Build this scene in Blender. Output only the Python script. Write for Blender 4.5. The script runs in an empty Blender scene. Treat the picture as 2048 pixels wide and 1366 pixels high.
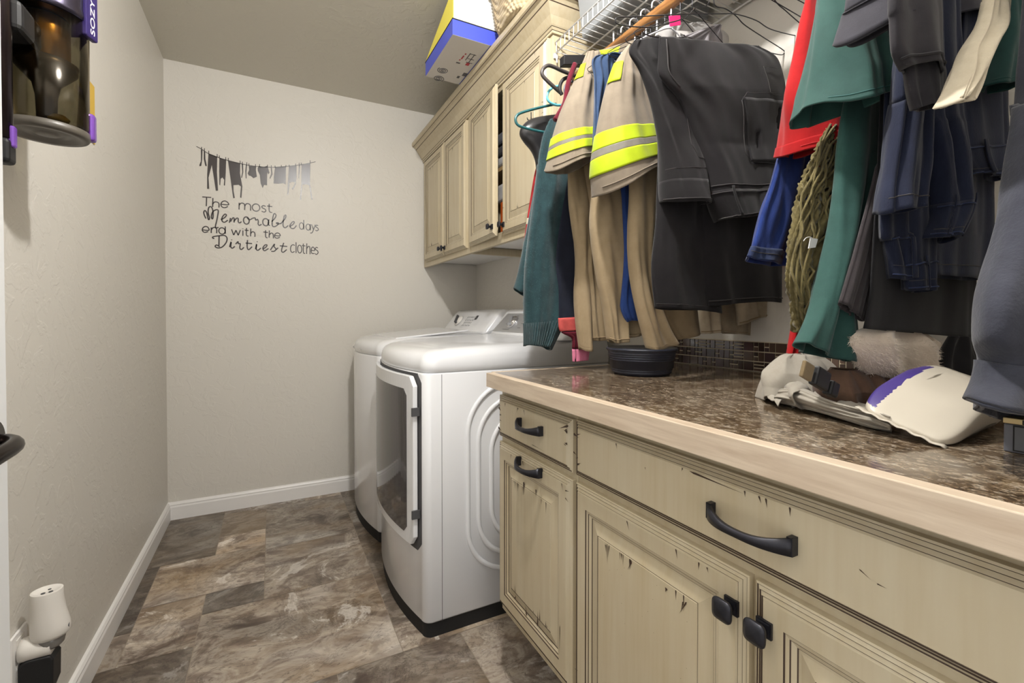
import bpy, bmesh, math, random
from mathutils import Vector, Matrix, noise
from mathutils.geometry import tessellate_polygon
R = math.radians
sc = bpy.context.scene
col = sc.collection
random.seed(7)

# ---------------------------------------------------------------- camera
cam_d = bpy.data.cameras.new('camera'); cam = bpy.data.objects.new('camera', cam_d); col.objects.link(cam)
cam.location = (0, 0, 1.08)
cam.rotation_euler = (R(90 - .8), 0, R(-27.65))
cam_d.sensor_width = 36; cam_d.lens = 920 / 2048 * 36; cam_d.shift_y = -38 / 2048
cam_d.clip_start = .02
sc.camera = cam
sc.view_settings.view_transform = 'Standard'; sc.view_settings.look = 'None'
sc.view_settings.gamma = 1; sc.view_settings.use_curve_mapping = False
sc.view_settings.exposure = 0.12
# ---------------------------------------------------------------- light: even world fill added through the doorway + room ceiling lamp
wd = bpy.data.worlds.new('world'); sc.world = wd; wd.use_nodes = True
wd.node_tree.nodes['Background'].inputs[0].default_value = (1, .98, .95, 1)
wd.node_tree.nodes['Background'].inputs[1].default_value = 1.35
LAMP = (.32, .72, 2.385)
ld = bpy.data.lights.new('ceiling_lamp_light', 'POINT'); ld.shadow_soft_size = .035; ld.energy = 70; ld.color = (1, .975, .94)
lo = bpy.data.objects.new('ceiling_lamp_light', ld); col.objects.link(lo); lo.location = (LAMP[0], LAMP[1], 2.362)

# ---------------------------------------------------------------- materials
def srgb(r, g, b):
    f = lambda c: (c/255/12.92) if c/255 <= .04045 else ((c/255+.055)/1.055)**2.4
    return (f(r), f(g), f(b), 1)
def mat(name, c, rough=.5, metal=0, spec=.5, sheen=0, coat=0, emit=None):
    m = bpy.data.materials.new(name); m.use_nodes = True
    b = m.node_tree.nodes['Principled BSDF']
    b.inputs['Base Color'].default_value = c if len(c) == 4 else (*c, 1)
    b.inputs['Roughness'].default_value = rough; b.inputs['Metallic'].default_value = metal
    b.inputs['Specular IOR Level'].default_value = spec
    b.inputs['Sheen Weight'].default_value = sheen; b.inputs['Sheen Roughness'].default_value = .5
    b.inputs['Coat Weight'].default_value = coat
    if emit: b.inputs['Emission Color'].default_value = (*emit[:3], 1); b.inputs['Emission Strength'].default_value = emit[3]
    return m
def N(m, t, **kw):
    n = m.node_tree.nodes.new(t)
    for k, v in kw.items(): setattr(n, k, v)
    return n
def L(m, a, b): m.node_tree.links.new(a, b)
def coords(m, scale=(1, 1, 1), rot=(0, 0, 0)):
    tc = N(m, 'ShaderNodeTexCoord'); mp = N(m, 'ShaderNodeMapping')
    mp.inputs['Scale'].default_value = scale; mp.inputs['Rotation'].default_value = rot
    L(m, tc.outputs['Object'], mp.inputs['Vector']); return mp.outputs['Vector']
def noi(m, vec, scale, detail=3, rough=.5, dist=0):
    n = N(m, 'ShaderNodeTexNoise'); n.inputs['Scale'].default_value = scale; n.inputs['Detail'].default_value = detail
    n.inputs['Roughness'].default_value = rough; n.inputs['Distortion'].default_value = dist
    if vec is not None: L(m, vec, n.inputs['Vector'])
    return n.outputs['Fac']
def ramp(m, fac, stops):
    r = N(m, 'ShaderNodeValToRGB'); e = r.color_ramp.elements
    while len(e) < len(stops): e.new(.5)
    for i, (p, c) in enumerate(stops): e[i].position = p; e[i].color = c if len(c) == 4 else (*c, 1)
    L(m, fac, r.inputs['Fac']); return r.outputs['Color']
def bump(m, h, strength=.3, dist=.002):
    b = N(m, 'ShaderNodeBump'); b.inputs['Strength'].default_value = strength; b.inputs['Distance'].default_value = dist
    L(m, h, b.inputs['Height']); L(m, b.outputs['Normal'], m.node_tree.nodes['Principled BSDF'].inputs['Normal'])
def setc(m, c): L(m, c, m.node_tree.nodes['Principled BSDF'].inputs['Base Color'])
def mixc(m, f, a, b, mode='MIX'):
    x = N(m, 'ShaderNodeMix', data_type='RGBA', blend_type=mode)
    for s, v in ((x.inputs[0], f), (x.inputs[6], a), (x.inputs[7], b)):
        if hasattr(v, 'node'): L(m, v, s)
        else: s.default_value = v
    return x.outputs[2]
def sc_(c, k): return (c[0]*k, c[1]*k, c[2]*k, 1)

def wall_mat(name, c):
    m = mat(name, c, .42, spec=.35)
    v = coords(m)
    a = noi(m, v, 16, 3, .55, .8)
    r = ramp(m, a, [(.50, (0, 0, 0)), (.56, (1, 1, 1))])
    f = noi(m, v, 55, 4, .6, .6)
    mu = N(m, 'ShaderNodeMath', operation='MULTIPLY'); L(m, r, mu.inputs[0]); L(m, f, mu.inputs[1])
    ad = N(m, 'ShaderNodeMath', operation='ADD'); L(m, mu.outputs[0], ad.inputs[0])
    g = noi(m, v, 14, 2, .5); g2 = N(m, 'ShaderNodeMath', operation='MULTIPLY'); g2.inputs[1].default_value = .5; L(m, g, g2.inputs[0]); L(m, g2.outputs[0], ad.inputs[1])
    bump(m, ad.outputs[0], .32, .003)
    return m
M = {}
M['wall'] = wall_mat('wall_paint', srgb(216, 212, 204))
M['ceil'] = wall_mat('ceiling_paint', srgb(206, 202, 190))
M['trim'] = mat('white_trim', srgb(238, 236, 234), .35)
M['doorpaint'] = mat('door_paint', srgb(228, 230, 232), .4)
M['white'] = mat('white_enamel', srgb(232, 233, 236), .16, coat=.3)
M['whiteplastic'] = mat('white_plastic', srgb(228, 224, 218), .4)
M['seam'] = mat('dark_seam', srgb(70, 70, 72), .6)
M['blackplastic'] = mat('black_plastic', srgb(24, 24, 26), .5, spec=.35)
M['blackmatte'] = mat('black_matte', srgb(20, 20, 21), .7)
M['bronze'] = mat('dark_bronze', srgb(46, 46, 52), .38, .6)
M['leverbronze'] = mat('oil_rubbed_bronze', srgb(44, 36, 32), .25, .9)
M['silver'] = mat('brushed_silver', srgb(188, 189, 192), .32, .7)
M['chrome'] = mat('chrome', srgb(215, 215, 218), .12, 1)
M['wire'] = mat('white_wire', srgb(226, 226, 226), .4)
M['steelwire'] = mat('dark_steel_wire', srgb(58, 58, 62), .35, .8)
M['vinyl'] = mat('black_vinyl', srgb(44, 34, 34), .3)
M['smoke'] = mat('grey_window_glass', srgb(72, 70, 72), .06, spec=.9)
M['purple'] = mat('purple_plastic', srgb(118, 74, 170), .25, .3)
M['yellow'] = mat('yellow_card', srgb(214, 178, 72), .7)
# painted cabinet with brown glaze
def cab_mat():
    m = mat('antique_cream_paint', srgb(193, 180, 151), .36)
    v = coords(m, (22, 22, 1.4)); a = noi(m, v, 3, 3, .5)
    c = ramp(m, a, [(.3, srgb(185, 170, 139)), (.5, srgb(193, 180, 152)), (.7, srgb(198, 187, 161))])
    b = noi(m, coords(m), 4, 3)
    setc(m, mixc(m, .4, c, ramp(m, b, [(.35, srgb(185, 169, 137)), (.65, srgb(199, 188, 163))]))); bump(m, a, .04, .001); return m
M['cab'] = cab_mat()
M['glaze'] = mat('brown_glaze', srgb(62, 45, 33), .55)
M['worn'] = mat('worn_glaze_edge', srgb(150, 126, 92), .5)
M['cabin'] = mat('cabinet_inside', srgb(180, 150, 105), .5)
def wood(name, c1, c2, sc3=(40, 3, 40)):
    m = mat(name, c1, .4); v = coords(m, sc3); a = noi(m, v, 2, 5, .6, .4)
    setc(m, ramp(m, a, [(.3, c2), (.6, c1)])); bump(m, a, .08, .001); return m
M['edgewood'] = wood('pale_wood_edge', srgb(208, 191, 170), srgb(186, 166, 144))
M['rodwood'] = wood('rod_wood', srgb(176, 124, 70), srgb(120, 76, 38))
def granite():
    m = mat('granite_laminate', (.2, .2, .2), .12, spec=.55)
    v = coords(m, (1, .55, 1), (0, 0, R(32)))
    a = noi(m, v, 190, 4, .7, .3); b = noi(m, v, 62, 4, .62, .4); d = noi(m, v, 420, 2, .6); e = noi(m, v, 9, 3, .5)
    c = ramp(m, a, [(.36, srgb(38, 31, 27)), (.46, srgb(88, 70, 52)), (.55, srgb(134, 114, 88)), (.66, srgb(204, 197, 186))])
    c2 = ramp(m, b, [(.36, srgb(48, 38, 31)), (.5, srgb(108, 88, 66)), (.62, srgb(178, 166, 148))])
    c3 = mixc(m, .45, c, c2)
    c3 = mixc(m, ramp(m, e, [(.4, (0, 0, 0)), (.65, (.4, .4, .4))]), c3, srgb(84, 66, 48))
    setc(m, mixc(m, ramp(m, d, [(.36, (1, 1, 1)), (.42, (0, 0, 0))]), c3, srgb(36, 31, 28))); return m
M['granite'] = granite()
def tile_mat():
    m = mat('stone_vinyl_tile', (.2, .2, .2), .36, spec=.45)
    at = N(m, 'ShaderNodeAttribute', attribute_name='tile'); sp = N(m, 'ShaderNodeSeparateColor'); L(m, at.outputs['Color'], sp.inputs[0])
    tc = N(m, 'ShaderNodeTexCoord'); vm = N(m, 'ShaderNodeVectorMath', operation='MULTIPLY_ADD')
    L(m, at.outputs['Color'], vm.inputs[0]); vm.inputs[1].default_value = (17, 23, 31); L(m, tc.outputs['Object'], vm.inputs[2])
    mp = N(m, 'ShaderNodeMapping'); mp.inputs['Rotation'].default_value = (0, 0, R(-42)); mp.inputs['Scale'].default_value = (1, 1.6, 1)
    L(m, vm.outputs[0], mp.inputs['Vector']); v = mp.outputs[0]
    a = noi(m, v, 1.35, 10, .6, .9); b = noi(m, v, 4.2, 10, .66, 1.2); d = noi(m, v, 1.3, 5, .55, 1.0); e = noi(m, v, 40, 6, .7, .5); g = noi(m, v, 2.4, 12, .7, 1.8)
    c = ramp(m, a, [(.36, srgb(58, 46, 39)), (.44, srgb(104, 89, 78)), (.5, srgb(162, 149, 134)), (.55, srgb(126, 112, 101)), (.64, srgb(204, 196, 186))])
    c1 = ramp(m, b, [(.35, srgb(58, 45, 37)), (.45, srgb(108, 94, 83)), (.53, srgb(190, 180, 166)), (.60, srgb(142, 126, 108)), (.7, srgb(98, 82, 70))])
    c = mixc(m, .48, c, c1)
    c = mixc(m, ramp(m, d, [(.5, (0, 0, 0)), (.66, (.5, .5, .5))]), c, srgb(148, 122, 86))
    c = mixc(m, ramp(m, g, [(.50, (0, 0, 0)), (.512, (.55, .55, .55)), (.53, (0, 0, 0))]), c, srgb(58, 46, 40))
    c = mixc(m, ramp(m, g, [(.58, (0, 0, 0)), (.62, (.7, .7, .7)), (.7, (.2, .2, .2))]), c, srgb(212, 206, 198))
    c = mixc(m, ramp(m, e, [(.35, (.6, .6, .6)), (.42, (0, 0, 0))]), c, srgb(78, 65, 56))
    br = N(m, 'ShaderNodeMix', data_type='RGBA', blend_type='MULTIPLY'); br.inputs[0].default_value = 1
    L(m, c, br.inputs[6])
    cb = N(m, 'ShaderNodeCombineColor'); L(m, sp.outputs[2], cb.inputs[0]); L(m, sp.outputs[2], cb.inputs[1]); L(m, sp.outputs[2], cb.inputs[2])
    sb = N(m, 'ShaderNodeVectorMath', operation='SCALE'); sb.inputs['Scale'].default_value = 1.75; L(m, cb.outputs[0], sb.inputs[0])
    L(m, sb.outputs[0], br.inputs[7]); setc(m, br.outputs[2]); bump(m, e, .18, .0012)
    return m
M['tile'] = tile_mat()
M['grout'] = mat('grout_line', srgb(150, 138, 124), .8)
def fabric(name, c, c2=None, rough=.9, weave=900, sheen=.12, wr=.0, stretch=(1, 1, 1), amp=.25):
    m = mat(name, c, rough, spec=.15, sheen=sheen)
    v = coords(m, stretch); a = noi(m, v, 26, 5, .65)
    setc(m, ramp(m, a, [(.3, c2 or sc_(c, .72)), (.7, c)]))
    w = noi(m, v, weave, 2, .6); bump(m, w, amp, .0008); return m
F = {}
F['teal'] = fabric('teal_wool', srgb(36, 62, 66), srgb(22, 44, 48), weave=240, sheen=.3, amp=.9)
F['redknit'] = fabric('red_knit', srgb(150, 36, 38), weave=400, amp=.6)
F['redrib'] = fabric('coral_knit', srgb(200, 88, 84), weave=400)
F['maroon'] = fabric('maroon_knit', srgb(92, 20, 36), weave=400)
F['pink'] = fabric('pink_knit', srgb(222, 130, 160), weave=400)
F['navyknit'] = fabric('navy_knit', srgb(26, 30, 44), weave=400)
F['tan'] = fabric('taupe_ripstop', srgb(132, 121, 106), srgb(118, 107, 93), amp=.15)
F['hivis'] = fabric('lime_reflective_tape', srgb(172, 192, 26), srgb(160, 178, 20), rough=.6, amp=.1)
F['tape'] = fabric('grey_tape', srgb(120, 115, 106), rough=.5, amp=.1)
F['khaki'] = fabric('khaki_twill', srgb(158, 140, 112), srgb(146, 128, 100), amp=.15)
F['khakigrey'] = fabric('stone_twill', srgb(176, 162, 140), amp=.15)
F['blueshirt'] = fabric('steel_blue_cotton', srgb(52, 72, 104))
F['royal'] = fabric('royal_blue_cotton', srgb(48, 74, 138))
F['black'] = fabric('charcoal_canvas', srgb(28, 26, 27), srgb(23, 21, 23), amp=.2)
M['stitch'] = mat('grey_thread', srgb(54, 51, 51), .8)
F['denim'] = fabric('blue_denim', srgb(32, 54, 118), srgb(20, 36, 86), weave=700, stretch=(1, 1, .25), amp=.4)
F['indigo'] = fabric('dark_indigo_denim', srgb(32, 38, 58), srgb(20, 24, 40), weave=700, stretch=(1, 1, .25), amp=.4)
F['denimhem'] = fabric('faded_denim', srgb(46, 58, 92), srgb(28, 37, 64), weave=500)
F['goldthread'] = mat('gold_thread', srgb(170, 120, 70), .8)
F['red'] = fabric('red_jersey', srgb(160, 20, 22), srgb(142, 14, 18))
F['green'] = fabric('teal_green_jersey', srgb(46, 80, 74), srgb(38, 69, 64), sheen=.15, rough=.75)
F['darkgreen'] = fabric('dark_green_jersey', srgb(22, 56, 55), srgb(17, 46, 45))
F['olive'] = fabric('olive_crochet', srgb(116, 106, 70), srgb(78, 70, 44), weave=160, amp=1)
F['greyrib'] = fabric('slate_rib', srgb(56, 55, 62), srgb(46, 45, 51))
F['charcoal'] = fabric('charcoal_jersey', srgb(44, 42, 46), srgb(36, 34, 38))
F['darknavy'] = fabric('dark_navy_jersey', srgb(34, 34, 46))
F['blackjersey'] = fabric('black_jersey', srgb(24, 23, 26))
F['cream'] = fabric('cream_linen', srgb(198, 188, 168), srgb(178, 167, 146), weave=500, amp=.5)
F['sweat'] = fabric('heather_grey_fleece', srgb(58, 60, 70), srgb(44, 46, 55), weave=260, sheen=.2, amp=.7)
F['lightgrey'] = fabric('light_grey_cotton', srgb(186, 184, 182))
F['sherpa'] = fabric('cream_sherpa', srgb(226, 212, 196), srgb(206, 190, 172), weave=90, sheen=.6, amp=1)
F['brown'] = fabric('brown_cotton', srgb(98, 76, 62), srgb(80, 60, 48))
F['stonecloth'] = fabric('stone_cotton', srgb(164, 158, 147), srgb(146, 139, 128), amp=.15)

# ---------------------------------------------------------------- mesh builder
class MB:
    def __init__(s): s.v = []; s.f = []; s.m = []; s.sm = []
    def add(s, vs, fs, mi=0, smooth=False):
        o = len(s.v); s.v += [tuple(p) for p in vs]
        for f in fs: s.f.append(tuple(i + o for i in f)); s.m.append(mi); s.sm.append(smooth)
        return s
    def box(s, a, b, mi=0, rot=None, c=None):
        x0, y0, z0 = a; x1, y1, z1 = b
        vs = [(x0,y0,z0),(x1,y0,z0),(x1,y1,z0),(x0,y1,z0),(x0,y0,z1),(x1,y0,z1),(x1,y1,z1),(x0,y1,z1)]
        if rot:
            cc = Vector(c) if c else Vector(((x0+x1)/2, (y0+y1)/2, (z0+z1)/2)); vs = [tuple(rot @ (Vector(p)-cc) + cc) for p in vs]
        return s.add(vs, [(0,3,2,1),(4,5,6,7),(0,1,5,4),(1,2,6,5),(2,3,7,6),(3,0,4,7)], mi)
    def grid(s, rows, mi=0, closed=False, smooth=True, cap0=False, cap1=False):
        n = len(rows[0]); fs = []
        for i in range(len(rows)-1):
            for j in range(n if closed else n-1):
                k = (j+1) % n; fs.append((i*n+j, i*n+k, (i+1)*n+k, (i+1)*n+j))
        if cap0: fs.append(tuple(range(n-1, -1, -1)))
        if cap1: fs.append(tuple((len(rows)-1)*n + j for j in range(n)))
        return s.add([p for r in rows for p in r], fs, mi, smooth)
    def lathe(s, prof, c=(0,0,0), n=40, mi=0, ax='z', rot=None, smooth=True):
        rows = []
        for r, h in prof:
            row = []
            for j in range(n):
                a = 2*math.pi*j/n; p = Vector((r*math.cos(a), r*math.sin(a), h))
                if ax == 'x': p = Vector((p.z, p.x, p.y))
                if ax == 'y': p = Vector((p.y, p.z, p.x))
                if rot: p = rot @ p
                row.append(p + Vector(c))
            rows.append(row)
        return s.grid(rows, mi, True, smooth, True, True)
    def tube(s, pts, r, n=8, mi=0, closed=False, rr=None):
        pts = [Vector(p) for p in pts]; rows = []; N_ = len(pts); up = None
        for i, p in enumerate(pts):
            a = pts[(i-1) % N_] if (closed or i) else p; b = pts[(i+1) % N_] if (closed or i < N_-1) else p
            t = (b-a).normalized()
            if up is None:
                up = Vector((0,0,1)) if abs(t.z) < .9 else Vector((1,0,0))
            u = t.cross(up); u = u.normalized() if u.length > 1e-6 else t.orthogonal().normalized()
            w = u.cross(t).normalized(); up = w; q = rr[i] if rr else r
            rows.append([p + u*q*math.cos(2*math.pi*j/n) + w*q*math.sin(2*math.pi*j/n) for j in range(n)])
        if closed: rows.append(rows[0])
        return s.grid(rows, mi, True, True, not closed, not closed)
    def prism(s, pts2, f0, f1, mi=0):          # pts2 polygon, f0/f1 map 2-d point to the two end faces
        n = len(pts2); a = [f0(*p) for p in pts2]; b = [f1(*p) for p in pts2]
        tri = tessellate_polygon([[Vector((p[0], p[1], 0)) for p in pts2]])
        fs = [tuple(t) for t in tri] + [tuple(n+i for i in reversed(t)) for t in tri] + [(i, (i+1) % n, n+(i+1) % n, n+i) for i in range(n)]
        return s.add(a+b, fs, mi)
def cr(pts, k=6, closed=False):                 # Catmull-Rom through points
    P_ = [Vector(p) for p in pts]; n = len(P_); out = []
    for i in range(n if closed else n-1):
        g = lambda j: P_[j % n] if closed else P_[min(max(j, 0), n-1)]
        p0, p1, p2, p3 = g(i-1), g(i), g(i+1), g(i+2)
        for q in range(k):
            t = q/k; out.append(.5*((2*p1) + (p2-p0)*t + (2*p0-5*p1+4*p2-p3)*t*t + (3*p1-p0-3*p2+p3)*t**3))
    if not closed: out.append(P_[-1])
    return out
def link(o): col.objects.link(o); return o
def tag(o, label=None, cat=None, group=None, kind=None):
    if label: o['label'] = label
    if cat: o['category'] = cat
    if group: o['group'] = group
    if kind: o['kind'] = kind
    return o
def thing(name, loc, label, cat, group=None):
    o = bpy.data.objects.new(name, None); o.empty_display_size = .05; link(o); o.location = loc
    o['o'] = 0; del o['o']
    return tag(o, label, cat, group)
def root_loc(p):
    v = Vector((0,0,0))
    while p is not None: v = v + p.location; p = p.parent
    return v
def mk(name, mb, mats, parent=None, bevel=0, subsurf=0, solid=0, seg=2, soff=-1, auto=None):
    if not isinstance(mats, (list, tuple)): mats = [mats]
    if parent is not None: org = root_loc(parent)
    else:
        xs = [p[0] for p in mb.v]; ys = [p[1] for p in mb.v]; zs = [p[2] for p in mb.v]
        org = Vector(((min(xs)+max(xs))/2, (min(ys)+max(ys))/2, min(zs)))
    me = bpy.data.meshes.new(name); me.from_pydata([tuple(Vector(p)-org) for p in mb.v], [], mb.f); me.update()
    for m in mats: me.materials.append(m)
    for i, p in enumerate(me.polygons): p.material_index = min(mb.m[i], len(mats)-1); p.use_smooth = mb.sm[i]
    bm = bmesh.new(); bm.from_mesh(me); bmesh.ops.recalc_face_normals(bm, faces=bm.faces); bm.to_mesh(me); bm.free()
    o = link(bpy.data.objects.new(name, me))
    if parent is not None: o.parent = parent
    else: o.location = org
    if solid: md = o.modifiers.new('solid', 'SOLIDIFY'); md.thickness = solid; md.offset = soff
    if bevel: md = o.modifiers.new('bevel', 'BEVEL'); md.width = bevel; md.segments = seg; md.limit_method = 'ANGLE'; md.angle_limit = R(40); md.use_clamp_overlap = True
    if subsurf: md = o.modifiers.new('sub', 'SUBSURF'); md.levels = subsurf; md.render_levels = subsurf
    return o
def struct(name, mb, m, parent=None, **k): return tag(mk(name, mb, m, parent, **k), kind='structure')

# ================================================================ room shell
XL, XR, YB, YF, ZC = -.49, 1.284, 2.99, -.06, 2.425
struct('wall_left', MB().box((XL-.1, YF-.1, 0), (XL, YB+.1, ZC)), M['wall'])
struct('wall_back', MB().box((XL, YB, 0), (XR, YB+.1, ZC)), M['wall'])
struct('wall_right', MB().box((XR, YF-.1, 0), (XR+.1, YB+.1, ZC)), M['wall'])
b = MB(); DX0, DX1, DZ = -.35, .52, 2.05
b.box((XL, YF-.1, 0), (DX0, YF, ZC)); b.box((DX1, YF-.1, 0), (XR, YF, ZC)); b.box((DX0, YF-.1, DZ), (DX1, YF, ZC))
struct('wall_front', b, M['wall'])
struct('ceiling', MB().box((XL-.1, YF-.1, ZC), (XR+.1, YB+.1, ZC+.08)), M['ceil'])
# floor: one sheet of stone tiles in an irregular bond
fl = MB(); fl.box((XL-.1, -1.2, -.05), (XR+.1, YB+.1, -.0015), 1)
tiles = [(-.63,-.23,2.45,3.05,.40),(-.23,-.03,2.64,2.93,.52),(-.23,-.03,2.45,2.64,.86),(-.23,.17,2.93,3.1,.6),(.17,.37,2.93,3.1,.75),
 (-.03,.37,2.4,2.93,.50),(-.03,.37,1.98,2.4,.60),(-.43,-.03,2.12,2.45,.72),(-.63,-.43,1.98,2.45,.34),(-.23,-.03,1.98,2.12,.36),
 (-.43,-.23,1.8,2.12,.70),(-.63,-.43,1.8,1.98,.55),(-.23,.37,1.46,1.98,.62),(-.63,-.23,1.40,1.8,.38),(.37,.57,2.35,3.1,.42),(.37,.77,1.98,2.35,.44),
 (.37,.57,1.6,1.98,.45),(.37,.77,1.46,1.6,.66),(-.23,.17,1.06,1.46,.42),(.17,.565,1.06,1.46,.46),(.565,.8,1.06,1.46,.62),(-.63,-.23,1.06,1.4,.6)]
xs = [-.63,-.23,.17,.57,.97,1.37]
for i in range(5):
    for y0, y1 in ((-1.2,-.8),(-.8,-.4),(-.4,0),(0,.4),(.4,.73),(.73,1.06)): tiles.append((xs[i], xs[i+1], y0, y1, .35+.3*random.random()))
    for y0, y1 in ((1.06,1.46),(1.46,1.98),(1.98,2.35),(2.35,3.1)):
        if xs[i] > .56: tiles.append((max(xs[i],.8 if y0 < 1.4 else .77 if y0 < 2.3 else .57), xs[i+1], y0, y1, .5))
tc_ = [(.5,.5,.5)]*6
for x0, x1, y0, y1, t in tiles:
    g = .0012; x0 = max(x0, XL-.1); x1 = min(x1, XR+.1); y1 = min(y1, YB+.1)
    if x1-x0 < .02: continue
    fl.add([(x0+g,y0+g,0),(x1-g,y0+g,0),(x1-g,y1-g,0),(x0+g,y1-g,0)], [(0,1,2,3)], 0)
    tc_.append((random.random(), random.random(), (t-.55)*1.3+.53))
fo = struct('floor', fl, [M['tile'], M['grout']])
ca = fo.data.color_attributes.new('tile', 'FLOAT_COLOR', 'CORNER')
for p, c in zip(fo.data.polygons, tc_):
    for li in p.loop_indices: ca.data[li].color = (*c, 1)
# baseboards
def bb(name, pts, nrm):
    prof = [(0,0),(.014,0),(.014,.066),(.011,.074),(.012,.080),(.007,.088),(0,.092)]
    rows = [[(p[0]+nrm[0]*o, p[1]+nrm[1]*o, z) for o, z in prof] for p in pts]
    m = MB().grid(rows, 0, False, False, True, True); return struct(name, m, M['trim'])
bb('baseboard_left', [(XL, YF), (XL, YB)], (1, 0)); bb('baseboard_back', [(XL, YB), (XR, YB)], (0, -1))
# doorway casing and the open door
b = MB()
for s, x in ((-1, DX0), (1, DX1)): b.box((min(x, x-s*.018), YF-.1, 0), (max(x, x-s*.018), YF, DZ))
b.box((DX0+.018, YF-.1, DZ-.018), (DX1-.018, YF, DZ)); struct('trim_1', b, M['trim'])
b = MB(); b.box((-.338, -.045, .012), (-.302, .826, 2.03))
door = struct('door_1', b, M['doorpaint'], bevel=.002)
b = MB(); b.lathe([(.0,0),(.031,0),(.031,.006),(.026,.011),(.0,.011)], (-.302, .765, .930), 28, 0, 'x')
struct('door_rose', b, M['leverbronze'], door)
b = MB(); pth = [(-.297,.765,.930),(-.288,.765,.930),(-.279,.763,.930),(-.271,.754,.929),(-.267,.738,.928),(-.267,.70,.926),(-.269,.66,.922),(-.273,.615,.918)]
b.tube(cr(pth, 5), .0095, 14, 0, rr=None); struct('door_handle', b, M['leverbronze'], door)

# ---------------------------------------------------------------- ceiling lamp (flush disc above the frame)
t = thing('ceiling_light', (LAMP[0], LAMP[1], ZC-.024), 'round flush ceiling lamp in the middle of the laundry room', 'ceiling light')
mk('lamp_base', MB().lathe([(.10,0),(.16,0),(.163,-.006),(.16,-.012),(.10,-.012)], (LAMP[0], LAMP[1], ZC), 40), M['chrome'], t)
mk('lamp_shade', MB().lathe([(.0,.0),(.15,.0),(.150,-.004),(.13,-.008),(.06,-.010),(.0,-.011)], (LAMP[0], LAMP[1], ZC-.0125), 40), mat('lamp_diffuser', (1,1,1), .4, emit=(1,.95,.88,1.5)), t)

# ---------------------------------------------------------------- cabinets
def panel(m, y0, y1, z0, z1, xf, prof, mi_cap=0):        # nested rectangles facing -x : (inset, height, material of the band leading to it)
    rows = [[(xf-h, y0+i, z0+i), (xf-h, y1-i, z0+i), (xf-h, y1-i, z1-i), (xf-h, y0+i, z1-i)] for i, h, k in prof]
    o = len(m.v); m.v += [p for r in rows for p in r]
    for q in range(len(rows)-1):
        for j in range(4):
            k = (j+1) % 4; m.f.append((o+q*4+j, o+q*4+k, o+q*4+4+k, o+q*4+4+j)); m.m.append(prof[q+1][2]); m.sm.append(False)
    q = o+(len(rows)-1)*4; m.f.append((q, q+1, q+2, q+3)); m.m.append(mi_cap); m.sm.append(False)
    m.f.append((o, o+3, o+2, o+1)); m.m.append(0); m.sm.append(False)
EDGE = [(0,0,0),(0,.011,0),(.0025,.0125,0),(.0037,.0113,1),(.0075,.0145,0),(.0088,.0133,1),(.0125,.018,0),(.0138,.0168,1),(.016,.0195,0)]
RAISED = EDGE + [(.044,.0195,0),(.0456,.0175,1),(.0505,.0165,0),(.052,.0153,1),(.058,.0125,0),(.0594,.0112,1),(.063,.0115,0),(.083,.0172,0),(.0845,.0164,1),(.0855,.0176,0)]
DRAWER = EDGE
def nick(m, y, z, w, l, ang, x):                         # worn spot: a thin dark sliver in the paint
    ca, sa = math.cos(ang), math.sin(ang); pts = [(-w/2,0),(w*.1,-l*.1),(w/2,l*.05),(w*.15,l*.5),(0,l),(-w*.25,l*.45)]
    vs = [(x, y+p*ca-q*sa, z+p*sa+q*ca) for p, q in pts]; m.add(vs, [tuple(range(6))], 1)
def wear(m, y0, y1, z0, z1, xf, raised, seed, n=9):
    rd = random.Random(seed)
    for k in range(n):
        if raised and rd.random() < .6:
            top = rd.random() < .55; y = rd.uniform(y0+.095, y1-.095); z = (z1-.087) if top else (z0+.087)
            for q in range(rd.choice((1,1,2,3))): nick(m, y+q*.0045, z, rd.uniform(.0018,.004), rd.uniform(.006,.03), math.pi if top else 0, xf-.0180)
        else:
            s = rd.random()
            if s < .5: nick(m, y0+.017 if rd.random()<.5 else y1-.017, rd.uniform(z0+.02, z1-.02), .003, rd.uniform(.006,.018), rd.uniform(-.5,.5)+rd.choice((1.57,-1.57)), xf-.0199)
            else: nick(m, rd.uniform(y0+.02,y1-.02), (z1-.017), .003, rd.uniform(.005,.016), math.pi+rd.uniform(-.4,.4), xf-.0199)
    for k in range(n): # specks
        y, z = rd.uniform(y0+.1, y1-.1), rd.uniform(z0+.1, z1-.1)
        if raised: nick(m, y, z, .0012, .0014, 0, xf-.0180)
def pull(m, yc, zc, xf, Ln):                             # arched bar pull with flared square ends
    n = 24; rows = []
    for i in range(n+1):
        s = -1+2*i/n; e = abs(s)
        out = .026*(1-e**2.6)+.002; hh = .0046+.0075*e**2.2; th = .0075+.002*e
        y = yc+s*Ln/2; zo = zc - .004*(1-e*e)
        rows.append([(xf-out, y, zo-hh), (xf-out-th, y, zo-hh), (xf-out-th, y, zo+hh), (xf-out, y, zo+hh)])
    m.grid(rows, 0, True, True, True, True)
    for s in (-1, 1): m.box((xf-.012, yc+s*Ln/2-.004-s*.003, zc-.0118), (xf+.001, yc+s*Ln/2+.004-s*.003, zc+.0118))
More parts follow.
